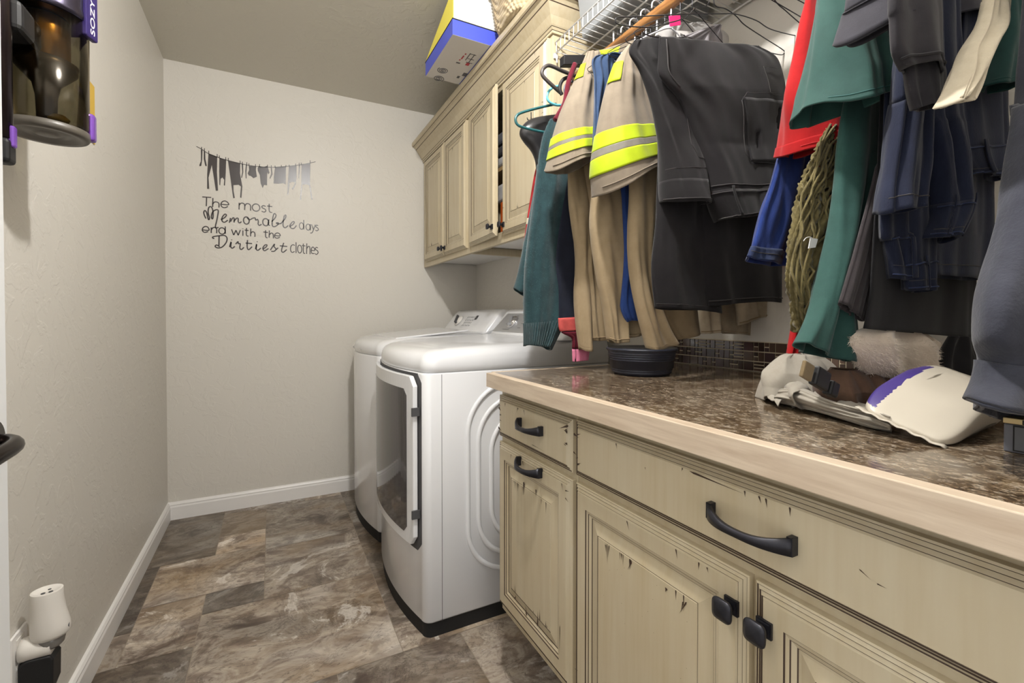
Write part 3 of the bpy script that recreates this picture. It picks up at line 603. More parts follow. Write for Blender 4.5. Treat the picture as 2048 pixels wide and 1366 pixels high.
# ================================================================ clothes
class Cloth:
    """a hanging tube of cloth: secs = (left point, right point) from top to bottom"""
    def __init__(s, secs, thick=.06, fold=.008, k=3.0, seed=1, crease=.006, cfreq=(7, 3.2), grow=.6, t0close=True, th_prof=None, flat=False):
        s.flat = flat
        s.secs = [(Vector(a), Vector(b)) for a, b in secs]; s.thick = thick; s.fold = fold; s.k = k; s.seed = seed; s.crease = crease; s.cf = cfreq; s.grow = grow; s.close = t0close; s.tp = th_prof
        n = len(s.secs); d = [0]
        for i in range(1, n): d.append(d[-1] + max(.001, ((s.secs[i][0]+s.secs[i][1])/2 - (s.secs[i-1][0]+s.secs[i-1][1])/2).length))
        s.kn = [x/d[-1] for x in d]; s.len = d[-1]
        rd = random.Random(seed); s.ph = [rd.uniform(0, 6.28) for _ in range(8)]; s.fr = [rd.uniform(.75, 1.3) for _ in range(4)]
        w = s.secs[-1][1]-s.secs[-1][0]; w.z = 0; s.nrm = Vector((w.y, -w.x, 0)).normalized()
        s.w = sum(((b-a).length for a, b in s.secs))/n
    def lr(s, t):
        kn = s.kn; i = 0
        while i < len(kn)-2 and t > kn[i+1]: i += 1
        u = (t-kn[i])/(kn[i+1]-kn[i]); u = min(max(u, 0), 1)
        g = lambda j: s.secs[min(max(j, 0), len(kn)-1)]
        o = []
        for c in (0, 1):
            p0, p1, p2, p3 = g(i-1)[c], g(i)[c], g(i+1)[c], g(i+2)[c]
            o.append(.5*((2*p1)+(p2-p0)*u+(2*p0-5*p1+4*p2-p3)*u*u+(3*p1-p0-3*p2+p3)*u**3))
        return o
    def pt(s, t, th, off=0):
        if off:
            e = .01; p = s.pt(t, th); a = s.pt(min(1, t+e), th)-s.pt(max(0, t-e), th); b = s.pt(t, th+.05)-s.pt(t, th-.05)
            n = a.cross(b); n = n.normalized() if n.length > 1e-9 else s.nrm
            l, r = s.lr(t); c = (l+r)/2
            if n.dot(p-c) < 0: n = -n
            return p + n*off
        l, r = s.lr(t); c = (l+r)/2; h = (r-l)/2; cx, sx = math.cos(th), math.sin(th)
        T = s.thick*(s.tp(t) if s.tp else 1)
        if s.close: T *= min(1, .25+2.6*t)
        ex = math.copysign(abs(cx)**.82, cx); ey = math.copysign(abs(sx)**.9, sx)
        w = cx; A = s.fold*(1-s.grow+s.grow*t); side = 0 if sx >= 0 else 3
        f = A*(math.sin(s.k*s.fr[0]*w*3.1+s.ph[side]+.9*t*s.fr[1]) + .55*math.sin(s.k*1.9*s.fr[2]*w*3.1+s.ph[side+1]-1.3*t))
        q = noise.noise(Vector((w*s.w*s.cf[0]*2+s.seed*7.3+side*5, t*s.len*s.cf[1]*2+w*1.2, s.seed*3.1)))
        q2 = noise.noise(Vector((w*s.w*s.cf[0]*4.3-s.seed, t*s.len*s.cf[1]*5.0-w*3, s.seed*1.7+side)))
        cr_ = s.crease*(q*1.5 + q2*.6)
        p = c + h*ex + s.nrm*(T/2*ey + (f+cr_)*abs(sx)**.6)
        p = p + h.normalized()*(s.fold*.6*math.sin(5*t*s.fr[3]+s.ph[6])*abs(cx)*(.3+.7*t))
        if t > .8 and not s.flat: e = (t-.8)/.2; p.z += s.thick*.07*e*e*(math.sin(2*th+s.ph[4])+.6*math.sin(3*th+s.ph[5]))
        return p
    def mesh(s, mb, n=72, m=56, t0=0, t1=1, a0=0, a1=2*math.pi, off=0, mi=0):
        full = abs(a1-a0-2*math.pi) < 1e-6; rows = []
        for i in range(m+1):
            t = t0+(t1-t0)*i/m
            rows.append([s.pt(t, a0+(a1-a0)*j/(n if full else n-1), off) for j in range(n)])
        return mb.grid(rows, mi, full, True)
    def line(s, mb, t0, t1, a0, a1, off=.0012, w=.0012, n=60, mi=1, dash=False):   # a row of stitching on the surface
        pts = [s.pt(t0+(t1-t0)*i/n, a0+(a1-a0)*i/n, off) for i in range(n+1)]
        return mb.tube(pts, w/2, 4, mi)
    def build(s, name, mats, parent=None, n=72, m=56, solid=.0022, lines=(), **kw):
        mb = MB(); s.mesh(mb, n, m)
        for l in lines: s.line(mb, *l)
        return mk(name, mb, mats, parent, solid=solid, **kw)
    def band(s, name, m_, parent, t0, t1, off=.0022, a0=0, a1=2*math.pi, n=72, m=8, solid=.0012, lines=(), m2=None):
        mb = MB(); s.mesh(mb, n, m, t0, t1, a0, a1, off)
        for l in lines: s.line(mb, *l)
        return mk(name, mb, [m_, m2 or M['stitch']], parent, solid=solid, soff=0)
FR = 3*math.pi/2      # angle of the side that faces the door (nrm points to -y side or not: see front())
def front_ang(c): return math.pi/2 if c.nrm.y < 0 else 3*math.pi/2
def garment(name, secs, label, cat, group=None):
    a, b = secs[0]; c, d = secs[-1]
    return thing(name, ((a[0]+b[0])/2, (a[1]+b[1])/2, min(c[2], d[2])), label, cat, group)
def hang(secs, z=1.79, xl=None, xr=None):       # carry the cloth up to the shoulders of its hanger
    a, b = secs[0]; xl = xl or a[0]+.03; xr = xr or max(b[0], a[0]+.12)
    return [((xl, a[1], z), (xr, b[1], z))] + list(secs)
PI = math.pi

# --- shelf, rod
SZ = 2.02
t = thing('wire_shelf', (1.09, .66, SZ), 'white wire shelf above the clothes rod at the end of the wall cabinets', 'shelf')
Y0, Y1 = YF+.004, 1.405
m = MB()
for x, z in ((.912, SZ+.042), (.912, SZ+.004), (1.00, SZ+.002), (1.13, SZ+.002), (1.272, SZ+.002)): m.tube([(x,Y0,z),(x,Y1,z)], .0028, 8)
mk('long_rails', m, M['wire'], t)
m = MB(); y = Y0+.012
while y < Y1: m.tube([(.912,y,SZ+.042),(.9115,y,SZ+.008),(.918,y,SZ+.0065),(1.274,y,SZ+.0065)], .0016, 6); y += .0262
tag(mk('cross_wires', m, M['wire'], t), kind='stuff')
m = MB(); m.box((.906, Y1-.004, SZ-.014), (.92, Y1+.003, SZ+.002)); m.tube([(.913,Y1-.006,SZ-.01),(.913,Y1-.010,SZ-.034)], .003, 8); mk('end_clip', m, M['wire'], t)
RX, RZ = .985, 1.945
t = thing('clothes_rod', (RX, .66, RZ), 'round wooden clothes rod crowded with hangers below the wire shelf', 'rod')
mk('rod', MB().tube([(RX, YF+.006, RZ), (RX, 1.403, RZ)], .0165, 24), M['rodwood'], t)
for y in (.62, 1.20): mk('rod_bracket', MB().tube(cr([(RX-.019,y,RZ+.004),(RX-.013,y,RZ-.016),(RX,y,RZ-.021),(RX+.014,y,RZ-.016),(RX+.021,y,RZ+.01),(RX+.022,y,SZ-.001)],5), .003, 8), M['wire'], t)

# --- hangers
def hanger_mesh(w=.20, drop=.11, r=.0011, bar=True, neck=.055):
    m = MB(); hr = .021
    pts = [(-hr, 0, -.006)]
    for i in range(1, 12): a = PI - PI*i/11*1.0; pts.append((hr*math.cos(a), 0, hr*math.sin(a)))
    pts += [(hr*.9,0,-.012),(hr*.3,0,-.022),(0,0,-.03),(0,0,-neck)]
    m.tube(cr(pts, 3), r, 6)
    z = -neck; sh = [(0,0,z),(-.03,0,z-.012),(-w*.75,0,z-drop*.62),(-w,0,z-drop*.9),(-w-.004,0,z-drop*.96),(-w,0,z-drop)]
    o = [(p[0],p[1],p[2]) for p in sh]; q = [(-p[0],p[1],p[2]) for p in sh]
    if bar: m.tube(cr(o, 4)+cr(list(reversed(q)), 4), r, 6, 0, True)
    else: m.tube(list(reversed(cr(o, 4)))+cr(q, 4), r, 6)
    return m
def place(o, y, tilt=0, yaw=0):
    o.location = (RX, y, RZ+.0185-.003); o.rotation_euler = (0, tilt, yaw)
def hanger(name, m, mt, y, label, yaw=0, group=None, tilt=0):
    mm = MB(); mm.v = [(p[0]+RX, p[1]+y, p[2]+RZ+.016) for p in m.v]; mm.f = m.f; mm.m = m.m; mm.sm = m.sm
    me_o = mk(name, mm, mt); org = me_o.location.copy()
    # origin to the hook so that copies swing about the rod
    d = Vector((RX, y, RZ+.016)) - org; me_o.data.transform(Matrix.Translation(-d)); me_o.location = (RX, y, RZ+.016); me_o.rotation_euler = (0, tilt, yaw)
    return tag(me_o, label, 'hanger', group)
hw = hanger('wire_hanger', hanger_mesh(.19, .12, .0011, True, .075), M['steelwire'], 1.13, 'thin dark wire hanger hooked over the wooden rod among the clothes', group='dark wire hangers on the rod')
for y, yaw in ((1.09,.05),(1.045,-.04),(1.01,.03),(.955,-.05),(.90,.02),(.86,-.03),(.632,.04),(.605,.0),(.535,-.0),(.488,.0),(.435,-.0),(.405,.0),(.372,0),(.342,0),(.312,0),(.252,0),(.195,0)):
    o = link(hw.copy()); o.location = (RX, y, RZ+.016); o.rotation_euler = (0, 0, yaw)
wp = hanger('plastic_hanger', hanger_mesh(.13, .085, .0024, True, .085), mat('white_hanger_plastic', srgb(196, 198, 204), .35), 1.075, 'thick white plastic hanger hooked over the wooden rod among the clothes', group='white plastic hangers on the rod')
for y, yaw in ((1.115,.03),(1.028,-.03),(.985,.04),(.932,0)):
    o = link(wp.copy()); o.location = (RX, y, RZ+.016); o.rotation_euler = (0, 0, yaw)
# empty wire hangers turned askew in front
for i, (pts, lab) in enumerate((
  ([(0.9737,0.8,1.8968),(0.9753,0.8,1.8679),(0.9608,0.8,1.8498),(0.9285,0.8,1.8367),(0.8908,0.8,1.8006),(0.8275,0.8,1.768),(0.7701,0.8,1.7388),(0.7618,0.8,1.726),(0.8073,0.8,1.7303),(0.885,0.8,1.752),(0.888,0.8,1.7594)], 'empty wire hanger with its left arm crossing above the charcoal trousers'),
  ([(0.9904,0.8,1.9023),(0.9926,0.8,1.8734),(1.0022,0.8,1.8622),(1.0367,0.8,1.8673),(1.078,0.8,1.8611),(1.1111,0.8,1.8485),(1.1914,0.8,1.8374),(1.2769,0.8,1.8271),(1.282,0.8,1.8182),(1.2563,0.8,1.8084),(1.1454,0.8,1.7969)], 'wire hanger whose right end sticks out over the charcoal trousers'),
  ([(0.7548,0.77,1.722),(0.6963,0.77,1.7071),(0.6582,0.77,1.701),(0.6517,0.77,1.7068),(0.6596,0.77,1.7157),(0.7171,0.77,1.7349),(0.8514,0.77,1.7802),(0.9635,0.77,1.8149),(1.0375,0.77,1.8363),(1.1164,0.77,1.8441),(1.177,0.77,1.839),(1.2901,0.77,1.8534),(1.359,0.77,1.8707)], 'long empty wire hanger reaching from the trousers across to the red shirt'),
  ([(RX+.003,.70,RZ+.019),(RX+.018,.70,RZ+.008),(RX+.012,.70,RZ-.02),(RX,.70,RZ-.035),(RX+.02,.70,RZ-.05)] + [(1.0833,0.7,1.844),(1.127,0.7,1.8319),(1.1877,0.7,1.8184),(1.2353,0.7,1.8104)], 'slanting wire hanger shoulder at the top left of the red shirt'))):
    tag(mk('wire_hanger', MB().tube(cr(pts, 5), .0013, 6), M['steelwire']), lab, 'hanger')

# --- far end: torso form, sweater, striped knit, coloured hangers
s_ = [((0.8155,1.335,1.748),(0.9488,1.335,1.7832)),((0.7708,1.335,1.7358),(0.9488,1.335,1.7815)),((0.7404,1.335,1.7101),(0.9489,1.335,1.7501)),((0.7291,1.335,1.6818),(0.9489,1.335,1.7187)),((0.7442,1.335,1.6583),(0.949,1.335,1.6891)),((0.7747,1.335,1.6322),(0.9384,1.335,1.6524)),((0.7922,1.335,1.595),(0.9279,1.335,1.616)),((0.8,1.335,1.5209),(0.9197,1.335,1.528)),((0.8021,1.335,1.4373),(0.9178,1.335,1.4496))]
c = Cloth(s_, .07, 0, crease=0, t0close=False, th_prof=lambda t: .55+.45*min(1, t*5))
mb = MB(); c.mesh(mb, 48, 40); mb.f.append(tuple(range(48))); mb.m.append(0); mb.sm.append(False)
t = garment('torso_form', s_, 'black moulded plastic torso form hanging beside the teal sweater', 'hanging form')
mk('shell', mb, mat('glossy_black_plastic', srgb(34, 33, 35), .3), t)
mk('hook', MB().tube([(0.7711,1.335,1.7328),(0.7711,1.335,1.7579)], .0016, 6).tube([(0.7557,1.335,1.7375),(0.7576,1.335,1.7315),(0.7615,1.335,1.7309)], .0016, 6), M['steelwire'], t)
tealm = mat('teal_plastic', srgb(40, 92, 96), .35)
tag(mk('tubular_hanger', MB().tube(cr([(0.8272,1.27,1.7711),(0.7664,1.27,1.747),(0.7115,1.27,1.723),(0.6865,1.27,1.7086),(0.6776,1.27,1.6929),(0.6829,1.27,1.6785),(0.7007,1.27,1.6725),(0.7572,1.27,1.6706),(0.8235,1.27,1.6732)], 6), .0042, 12), tealm), 'dark teal tubular plastic hanger sticking out above the black torso form', 'hanger')
tag(mk('plastic_hanger', MB().tube(cr([(0.8266,1.24,1.816),(0.8001,1.24,1.8067),(0.7814,1.24,1.7899),(0.774,1.24,1.7695),(0.7833,1.24,1.7558),(0.8077,1.24,1.7516),(0.8325,1.24,1.7568)], 6), .004, 12), mat('aqua_plastic', srgb(110, 190, 205), .2)), 'pale aqua plastic hanger hook curled beside the cabinet', 'hanger')
tag(mk('suit_hanger', MB().tube(cr([(0.8668,1.22,1.8482),(0.8188,1.22,1.8523),(0.7871,1.22,1.8569),(0.765,1.22,1.856),(0.7487,1.22,1.8428),(0.7433,1.22,1.8262),(0.7542,1.22,1.8135),(0.7872,1.22,1.795),(0.8171,1.22,1.7799)], 6), .0058, 12), mat('charcoal_plastic', srgb(64, 58, 56), .5)), 'thick dark grey hanger with an open loop end beside the cabinet', 'hanger')
tag(mk('velvet_hanger', MB().tube(cr([(0.8303,1.19,1.8241),(0.8043,1.19,1.8102),(0.7914,1.19,1.792),(0.7896,1.19,1.7733),(0.797,1.19,1.7597)], 6), .0055, 12), M['blackmatte']), 'black hanger hook curving down by the lime patched sleeve', 'hanger')
tag(mk('plastic_hanger', MB().tube(cr([(0.8238,1.17,1.7982),(0.8017,1.17,1.787),(0.7926,1.17,1.7713),(0.7945,1.17,1.7552),(0.8055,1.17,1.747)], 6), .003, 12), mat('slate_plastic', srgb(70, 84, 100), .4)), 'small slate blue hanger hook next to the grey sleeve', 'hanger')
b0 = [(0.7785,1.16,1.8589),(0.7785,1.16,1.8307),(0.8805,1.16,1.8563),(0.8805,1.16,1.8854)]
m = MB(); m.prism([(p[0], p[2]) for p in b0], lambda a, b: (a, 1.152, b), lambda a, b: (a, 1.176, b)); tag(mk('trouser_hanger_bar', m, M['blackplastic'], bevel=.002), 'black flat bar of a clamp hanger poking out under the wire shelf', 'hanger')
s_ = hang([((0.8887,1.39,1.6969),(0.9442,1.39,1.7065)),((0.8289,1.39,1.6082),(0.9228,1.39,1.6224)),((0.8007,1.39,1.483),(0.9059,1.39,1.4952)),((0.7769,1.39,1.334),(0.8913,1.39,1.3425)),((0.771,1.39,1.2561),(0.8809,1.39,1.2529))], 1.70)
t = garment('red_cardigan', s_, 'red knitted cardigan edge with a thin white stripe behind the teal sweater', 'cardigan')
c = Cloth(s_, .014, .001, seed=3, crease=.001); c.build('knit_body', F['redknit'], t, 40, 30); c.band('stripe', F['cream'], t, .66, .70, n=40)
tag(mk('red_scarf', MB().tube(cr([(0.8169,1.15,1.84),(0.8024,1.15,1.8036),(0.7916,1.15,1.7713),(0.7809,1.15,1.717),(0.7597,1.15,1.6786),(0.7456,1.15,1.6582)], 6), .008, 12), F['maroon']), 'dark red twisted scarf peeking out between the hangers', 'scarf')

s_ = [((0.7821,1.235,1.7003),(0.8581,1.235,1.725)),((0.7582,1.235,1.649),(0.87,1.235,1.6694)),((0.7455,1.235,1.5972),(0.8701,1.235,1.6179)),((0.7329,1.235,1.5179),(0.8722,1.235,1.5376)),((0.7168,1.235,1.4079),(0.8745,1.235,1.4247)),((0.7026,1.235,1.3143),(0.8787,1.235,1.3147)),((0.6921,1.235,1.2139),(0.877,1.235,1.1976)),((0.6904,1.235,1.0987),(0.8575,1.235,1.1159)),((0.6939,1.235,1.0448),(0.8285,1.235,1.0513)),((0.6957,1.235,0.9909),(0.7849,1.235,0.9771))]
t = garment('teal_sweater', s_, 'fuzzy dark teal wool sweater with a ribbed cuff hanging at the far end', 'sweater')
c = Cloth(s_, .06, .004, 2.2, 5, crease=.004); c.build('sleeve', F['teal'], t, 90, 70, solid=.004)
mb = MB(); nr = 60
for i in range(nr):
    a = 2*PI*i/nr; mb.tube([c.pt(.885+.115*q/8, a, .0012) for q in range(9)], .0016, 6)
mk('ribbed_cuff', mb, F['teal'], t)
rd = random.Random(2); mb = MB()
for i in range(5200):   # wool fuzz
    tt, a = rd.uniform(.0, .88), rd.uniform(0, 2*PI); p = c.pt(tt, a); n_ = (c.pt(tt, a, .004)-p).normalized(); d_ = (n_ + Vector((rd.uniform(-.8,.8), rd.uniform(-.8,.8), rd.uniform(-.9,.5)))).normalized()
    q = p + d_*rd.uniform(.003,.0065); w_ = d_.orthogonal().normalized()*.00028; mb.add([p-w_, p+w_, q], [(0,1,2)])
tag(mk('wool_fuzz', mb, mat('wool_fibre', srgb(70, 104, 112), .8), t), kind='stuff')
s2 = [((0.7603,1.275,1.5645),(0.8465,1.275,1.5776)),((0.7363,1.275,1.4181),(0.8271,1.275,1.4278)),((0.7054,1.275,1.2888),(0.808,1.275,1.2875)),((0.6893,1.275,1.2249),(0.7985,1.275,1.2219)),((0.6733,1.275,1.1663),(0.7607,1.275,1.1318))]
Cloth(s2, .05, .004, 2, 6).build('body', F['teal'], t, 60, 40, solid=.004)

s_ = hang([((0.7832,1.193,1.3143),(0.9171,1.193,1.3406)),((0.7872,1.193,1.1605),(0.9156,1.193,1.1719)),((0.7891,1.193,1.0741),(0.9139,1.193,1.0802)),((0.7966,1.193,1.0337),(0.9121,1.193,1.0352)),((0.838,1.193,1.0126),(0.9081,1.193,1.016)),((0.8419,1.193,0.9779),(0.9043,1.193,0.9775)),((0.8439,1.193,0.9368),(0.8984,1.193,0.9375))], 1.78, .88, 1.08)
t = garment('striped_sweater', s_, 'navy knit with coral, maroon and pink bands hanging low behind the khaki trousers', 'sweater')
c = Cloth(s_, .012, .001, seed=9, crease=.001); c.build('knit_body', F['navyknit'], t, 40, 60)
k = c.kn
c.band('coral_band', F['redrib'], t, k[3], k[4], n=40); c.band('maroon_band', F['maroon'], t, k[4]+.003, k[6], n=40); c.band('pink_band', F['pink'], t, k[6]+.002, .999, n=40)

# --- taupe work shirts with lime bands
def workshirt(secs, y, label, bands, patch, thick, seed, body):
    t = garment('work_shirt', secs, label, 'shirt')
    c = Cloth(secs, thick, .004, 2.2, seed, crease=.004, th_prof=lambda q: .45+.55*min(1, q*1.25)+.55*max(0, q-.45)**1.3/.46); fa = front_ang(c)
    c.build('sleeve', F['tan'], t, 96, 70, lines=[(.955,.955,fa-1.4,fa+1.4),])
    for a, b_, nm, mm in bands: c.band(nm, F[mm], t, a, b_, n=96, m=10)
    c.band('shoulder_patch', F['hivis'], t, patch[0], patch[1], a0=patch[2], a1=patch[3], n=16, m=8)
    b = Cloth(body, .02, .003, 2, seed+1, crease=.003); b.build('body', F['tan'], t, 60, 40)
    return t, c
s_ = [((0.8128,1.085,1.8435),(0.8525,1.085,1.8525)),((0.7882,1.085,1.7872),(0.849,1.085,1.8081)),((0.7572,1.085,1.7205),(0.8492,1.085,1.7414)),((0.7268,1.085,1.651),(0.8476,1.085,1.6713)),((0.7052,1.085,1.5843),(0.8459,1.085,1.6215)),((0.6921,1.085,1.5267),(0.8442,1.085,1.5732)),((0.6807,1.085,1.4809),(0.8389,1.085,1.533))]
ws, wc = workshirt(s_, 1.075, 'taupe work shirt with lime bands, sleeve nearest the cabinets', ((.735,.80,'lime_band','hivis'),(.80,.83,'grey_band','tape'),(.83,.90,'lime_band','hivis')), (.12,.26,PI*.72,PI*1.02), .10, 12,
  [((0.8325,1.085,1.8458),(1.0556,1.085,1.9589)),((0.8511,1.085,1.7127),(1.121,1.085,1.7711)),((0.8609,1.085,1.5247),(1.1223,1.085,1.5644))])
m = MB(); cl = [(0.8135,1.02,1.8176),(0.8344,1.02,1.8274),(0.8755,1.02,1.8412),(0.872,1.02,1.8193),(0.8469,1.02,1.8072),(0.8187,1.02,1.7998)]
m.grid([[Vector(p)+Vector((0,.0+.012*math.sin(PI*i/5),0)) for i, p in enumerate([(0.8083,1.02,1.8135),(0.8222,1.02,1.8213),(0.8379,1.02,1.8283),(0.8539,1.02,1.834),(0.8683,1.02,1.8393),(0.8791,1.02,1.8436)])], [Vector(p)+Vector((0,.012*math.sin(PI*i/5),0)) for i, p in enumerate([(0.8187,1.02,1.7985),(0.8292,1.02,1.8039),(0.8416,1.02,1.8085),(0.854,1.02,1.8118),(0.863,1.02,1.8141),(0.8702,1.02,1.8174)])]])
mk('collar', m, F['hivis'], ws, solid=.002)
s_ = hang([((0.7803,1.006,1.7815),(0.8636,1.006,1.8101)),((0.7771,1.006,1.7177),(0.8461,1.006,1.734)),((0.7774,1.006,1.6372),(0.8236,1.006,1.6468)),((0.7794,1.006,1.53),(0.7981,1.006,1.5331)),((0.7813,1.006,1.4493),(0.7984,1.006,1.4516))], 1.80, .93, 1.04)
t = garment('blue_shirt', s_, 'slate blue shirt showing between the two taupe work shirts', 'shirt'); Cloth(s_, .012, .006, 3, 15).build('body', F['blueshirt'], t, 50, 40)
s_ = [((0.8362,0.935,1.7947),(0.869,0.935,1.8075)),((0.7928,0.935,1.7342),(0.8746,0.935,1.7352)),((0.7637,0.935,1.6571),(0.8909,0.935,1.6726)),((0.7447,0.935,1.5836),(0.9127,0.935,1.617)),((0.7338,0.935,1.5123),(0.9331,0.935,1.5669)),((0.7277,0.935,1.4423),(0.9482,0.935,1.5191)),((0.7374,0.935,1.3869),(0.9521,0.935,1.4897))]
ws2, wc2 = workshirt(s_, .965, 'taupe work shirt with two lime bands on its wide sleeve, beside the charcoal trousers', ((.655,.755,'lime_band','hivis'),(.755,.80,'grey_band','tape'),(.80,.90,'lime_band','hivis')), (.20,.34,PI*.74,PI*1.02), .105, 17,
  [((0.8899,0.975,1.8315),(1.15,0.975,1.9264)),((0.9033,0.975,1.6786),(1.1955,0.975,1.7418)),((0.8949,0.975,1.5393),(1.1968,0.975,1.5897))])

# --- trousers
def trousers(label, legs, mt, th=.045, hem=True, name='trousers', fold=.006):
    t = garment(name, legs[0][0], label, 'trousers')
    for i, (s_, sd) in enumerate(legs):
        c = Cloth(s_, th, fold, 1.3, sd, crease=.007, cfreq=(4, 1.8)); fa = front_ang(c)
        c.build('leg', [mt, M['stitch']] if mt is not F['khaki'] and mt is not F['khakigrey'] else [mt, mat('khaki_thread', srgb(140, 120, 92), .9)], t, 80, 60, lines=[(.972,.972,fa-1.5,fa+1.5),] if hem else [])
    return t
trousers('khaki trousers with two slim legs hanging next to the teal sweater', [
  ([((0.8026,1.16,1.5828),(0.9007,1.16,1.5992)),((0.8065,1.16,1.4475),(0.8972,1.16,1.4586)),((0.8177,1.16,1.3669),(0.8781,1.16,1.3788)),((0.8329,1.16,1.2566),(0.8669,1.16,1.2617)),((0.8256,1.16,1.1568),(0.8787,1.16,1.1582)),((0.8352,1.16,1.0541),(0.8829,1.16,1.0537)),((0.8486,1.16,0.9766),(0.8831,1.16,0.9786))], 21),
  ([((0.8473,1.145,1.5855),(0.9084,1.145,1.5957)),((0.8552,1.145,1.4348),(0.905,1.145,1.4406)),((0.863,1.145,1.3455),(0.8936,1.145,1.3482)),((0.8482,1.145,1.2422),(0.9037,1.145,1.2451)),((0.8618,1.145,1.1217),(0.9158,1.145,1.1459)),((0.8716,1.145,1.0015),(0.946,1.145,1.017))], 22)], F['khaki'], .05)
trousers('khaki trousers with a broad smooth leg under the taupe sleeves', [
  ([((0.7928,1.03,1.5398),(0.9188,1.03,1.5608)),((0.7898,1.03,1.4015),(0.9176,1.03,1.4164)),((0.79,1.03,1.32),(0.9161,1.03,1.331)),((0.813,1.03,1.2006),(0.9072,1.03,1.2047)),((0.8381,1.03,1.0972),(0.9076,1.03,1.1266)),((0.851,1.03,1.0077),(0.9138,1.03,1.0046))], 24),
  ([((0.8751,1.035,1.5124),(0.9892,1.035,1.5297)),((0.8942,1.035,1.3429),(0.9902,1.035,1.3517)),((0.9099,1.035,1.1849),(0.9911,1.035,1.1878)),((0.9141,1.035,1.0686),(0.9957,1.035,1.0682)),((0.9181,1.035,1.0218),(0.9999,1.035,1.0262))], 25)], F['khaki'], .05)
trousers('khaki trousers with a crumpled leg flaring at the hem below the charcoal trousers', [
  ([((0.8332,0.93,1.4757),(0.947,0.93,1.4929)),((0.8389,0.93,1.347),(0.9256,0.93,1.368)),((0.8446,0.93,1.2319),(0.9135,0.93,1.2561)),((0.8642,0.93,1.1361),(0.9195,0.93,1.1562)),((0.8895,0.93,1.0372),(0.9647,0.93,1.0553)),((0.9005,0.93,0.9897),(1.0073,0.93,1.0002))], 27),
  ([((0.9134,0.955,1.3718),(1.1306,0.955,1.395)),((0.9423,0.955,1.1805),(1.1323,0.955,1.1874)),((0.9713,0.955,1.0689),(1.1397,0.955,1.0683)),((1.0204,0.955,1.0142),(1.1422,0.955,1.0279))], 28)], F['khaki'], .04)
s_ = hang([((0.859,0.995,1.4984),(0.9098,0.995,1.5061)),((0.8719,0.995,1.4033),(0.8992,0.995,1.4065)),((0.8798,0.995,1.2621),(0.9072,0.995,1.2639)),((0.8695,0.995,1.1388),(0.9153,0.995,1.1398)),((0.8678,0.995,1.1025),(0.9248,0.995,1.1002)),((0.8898,0.995,1.0647),(0.9193,0.995,1.0688))], 1.78, .86, 1.0)
t = garment('royal_blue_shirt', s_, 'royal blue shirt tail hanging between two khaki trouser legs', 'shirt'); Cloth(s_, .018, .002, 2, 29).build('body', F['royal'], t, 50, 50)
trousers('stone coloured trousers whose hems show just right of the flared khaki leg', [
  ([((1.0242,0.89,1.3704),(1.1397,0.89,1.3827)),((1.0453,0.89,1.1797),(1.1373,0.89,1.1831)),((1.0559,0.89,1.0969),(1.1339,0.89,1.0974)),((1.0645,0.89,1.03),(1.1365,0.89,1.0402))], 31),
  ([((1.129,0.91,1.3857),(1.32,0.91,1.406)),((1.1414,0.91,1.1846),(1.3177,0.91,1.191)),((1.1597,0.91,1.0685),(1.3143,0.91,1.0679)),((1.1643,0.91,1.0334),(1.3172,0.91,1.0186))], 32)], F['khakigrey'], .03)
trousers('pale grey beige trousers peeking out lowest behind the right charcoal trouser leg', [
  ([((1.1242,0.865,1.376),(1.3152,0.865,1.3964)),((1.1577,0.865,1.1821),(1.313,0.865,1.1877)),((1.1799,0.865,1.1116),(1.3114,0.865,1.1206)),((1.187,0.865,1.0544),(1.3119,0.865,1.0832))], 33)], F['khakigrey'], .03)

# charcoal cargo trousers folded over their hanger, waist hanging down in front
PLN = ((.76,.815),(1.2,.745)); PLB = ((.76,.845),(1.2,.785))
legs = [[((0.7924,0.8406,1.7062),(0.9956,0.8129,1.7581)),((0.8327,0.8351,1.6417),(1.0026,0.8119,1.6708)),((0.8422,0.8338,1.4856),(1.0071,0.8113,1.506)),((0.8344,0.8349,1.3146),(1.0117,0.8107,1.3273)),((0.8219,0.8366,1.1983),(1.0159,0.8101,1.2054)),((0.834,0.8349,1.0998),(1.0347,0.8075,1.0893))],
        [((0.9518,0.8067,1.7433),(1.1927,0.7711,1.7735)),((0.9554,0.8061,1.6573),(1.2253,0.7663,1.6888)),((0.9596,0.8055,1.4962),(1.2271,0.766,1.5282)),((0.9639,0.8049,1.3216),(1.2255,0.7662,1.3397)),((0.9679,0.8043,1.2025),(1.2251,0.7663,1.2115)),((0.9857,0.8017,1.1068),(1.2261,0.7661,1.1195))]]
t = trousers('charcoal cargo trousers folded over a hanger with the waistband hanging down in front', list(zip(legs, (41, 42))), F['black'], .03, fold=.003)
sr = [((0.8004,0.794,1.7265),(1.094,0.7507,1.7627)),((0.7979,0.7944,1.6846),(1.1554,0.7416,1.7453)),((0.7981,0.7944,1.6444),(1.1797,0.738,1.6945)),((0.8175,0.7915,1.6212),(1.1835,0.7374,1.6604)),((0.8569,0.7857,1.5903),(1.1822,0.7376,1.6215)),((0.8829,0.7819,1.547),(1.1775,0.7383,1.5821)),((0.9064,0.7784,1.4966),(1.1696,0.7395,1.5231)),((0.9304,0.7748,1.4334),(1.1568,0.7414,1.4508)),((0.9458,0.7726,1.3684),(1.1389,0.744,1.3914)),((0.9765,0.768,1.3111),(1.1194,0.7469,1.3438))]
c = Cloth(sr, .035, .003, 1.6, 44, crease=.006, cfreq=(4, 2.5), th_prof=lambda q: 1+1.6*max(0, q-.6)/.4); fa = front_ang(c)
c.build('seat_panel', [F['black'], M['stitch']], t, 90, 80, lines=[(.83,.83,fa-1.3,fa+1.3),(.02,.30,fa-1.05 if fa > 3 else fa+1.05,fa-1.0 if fa > 3 else fa+1.0)])
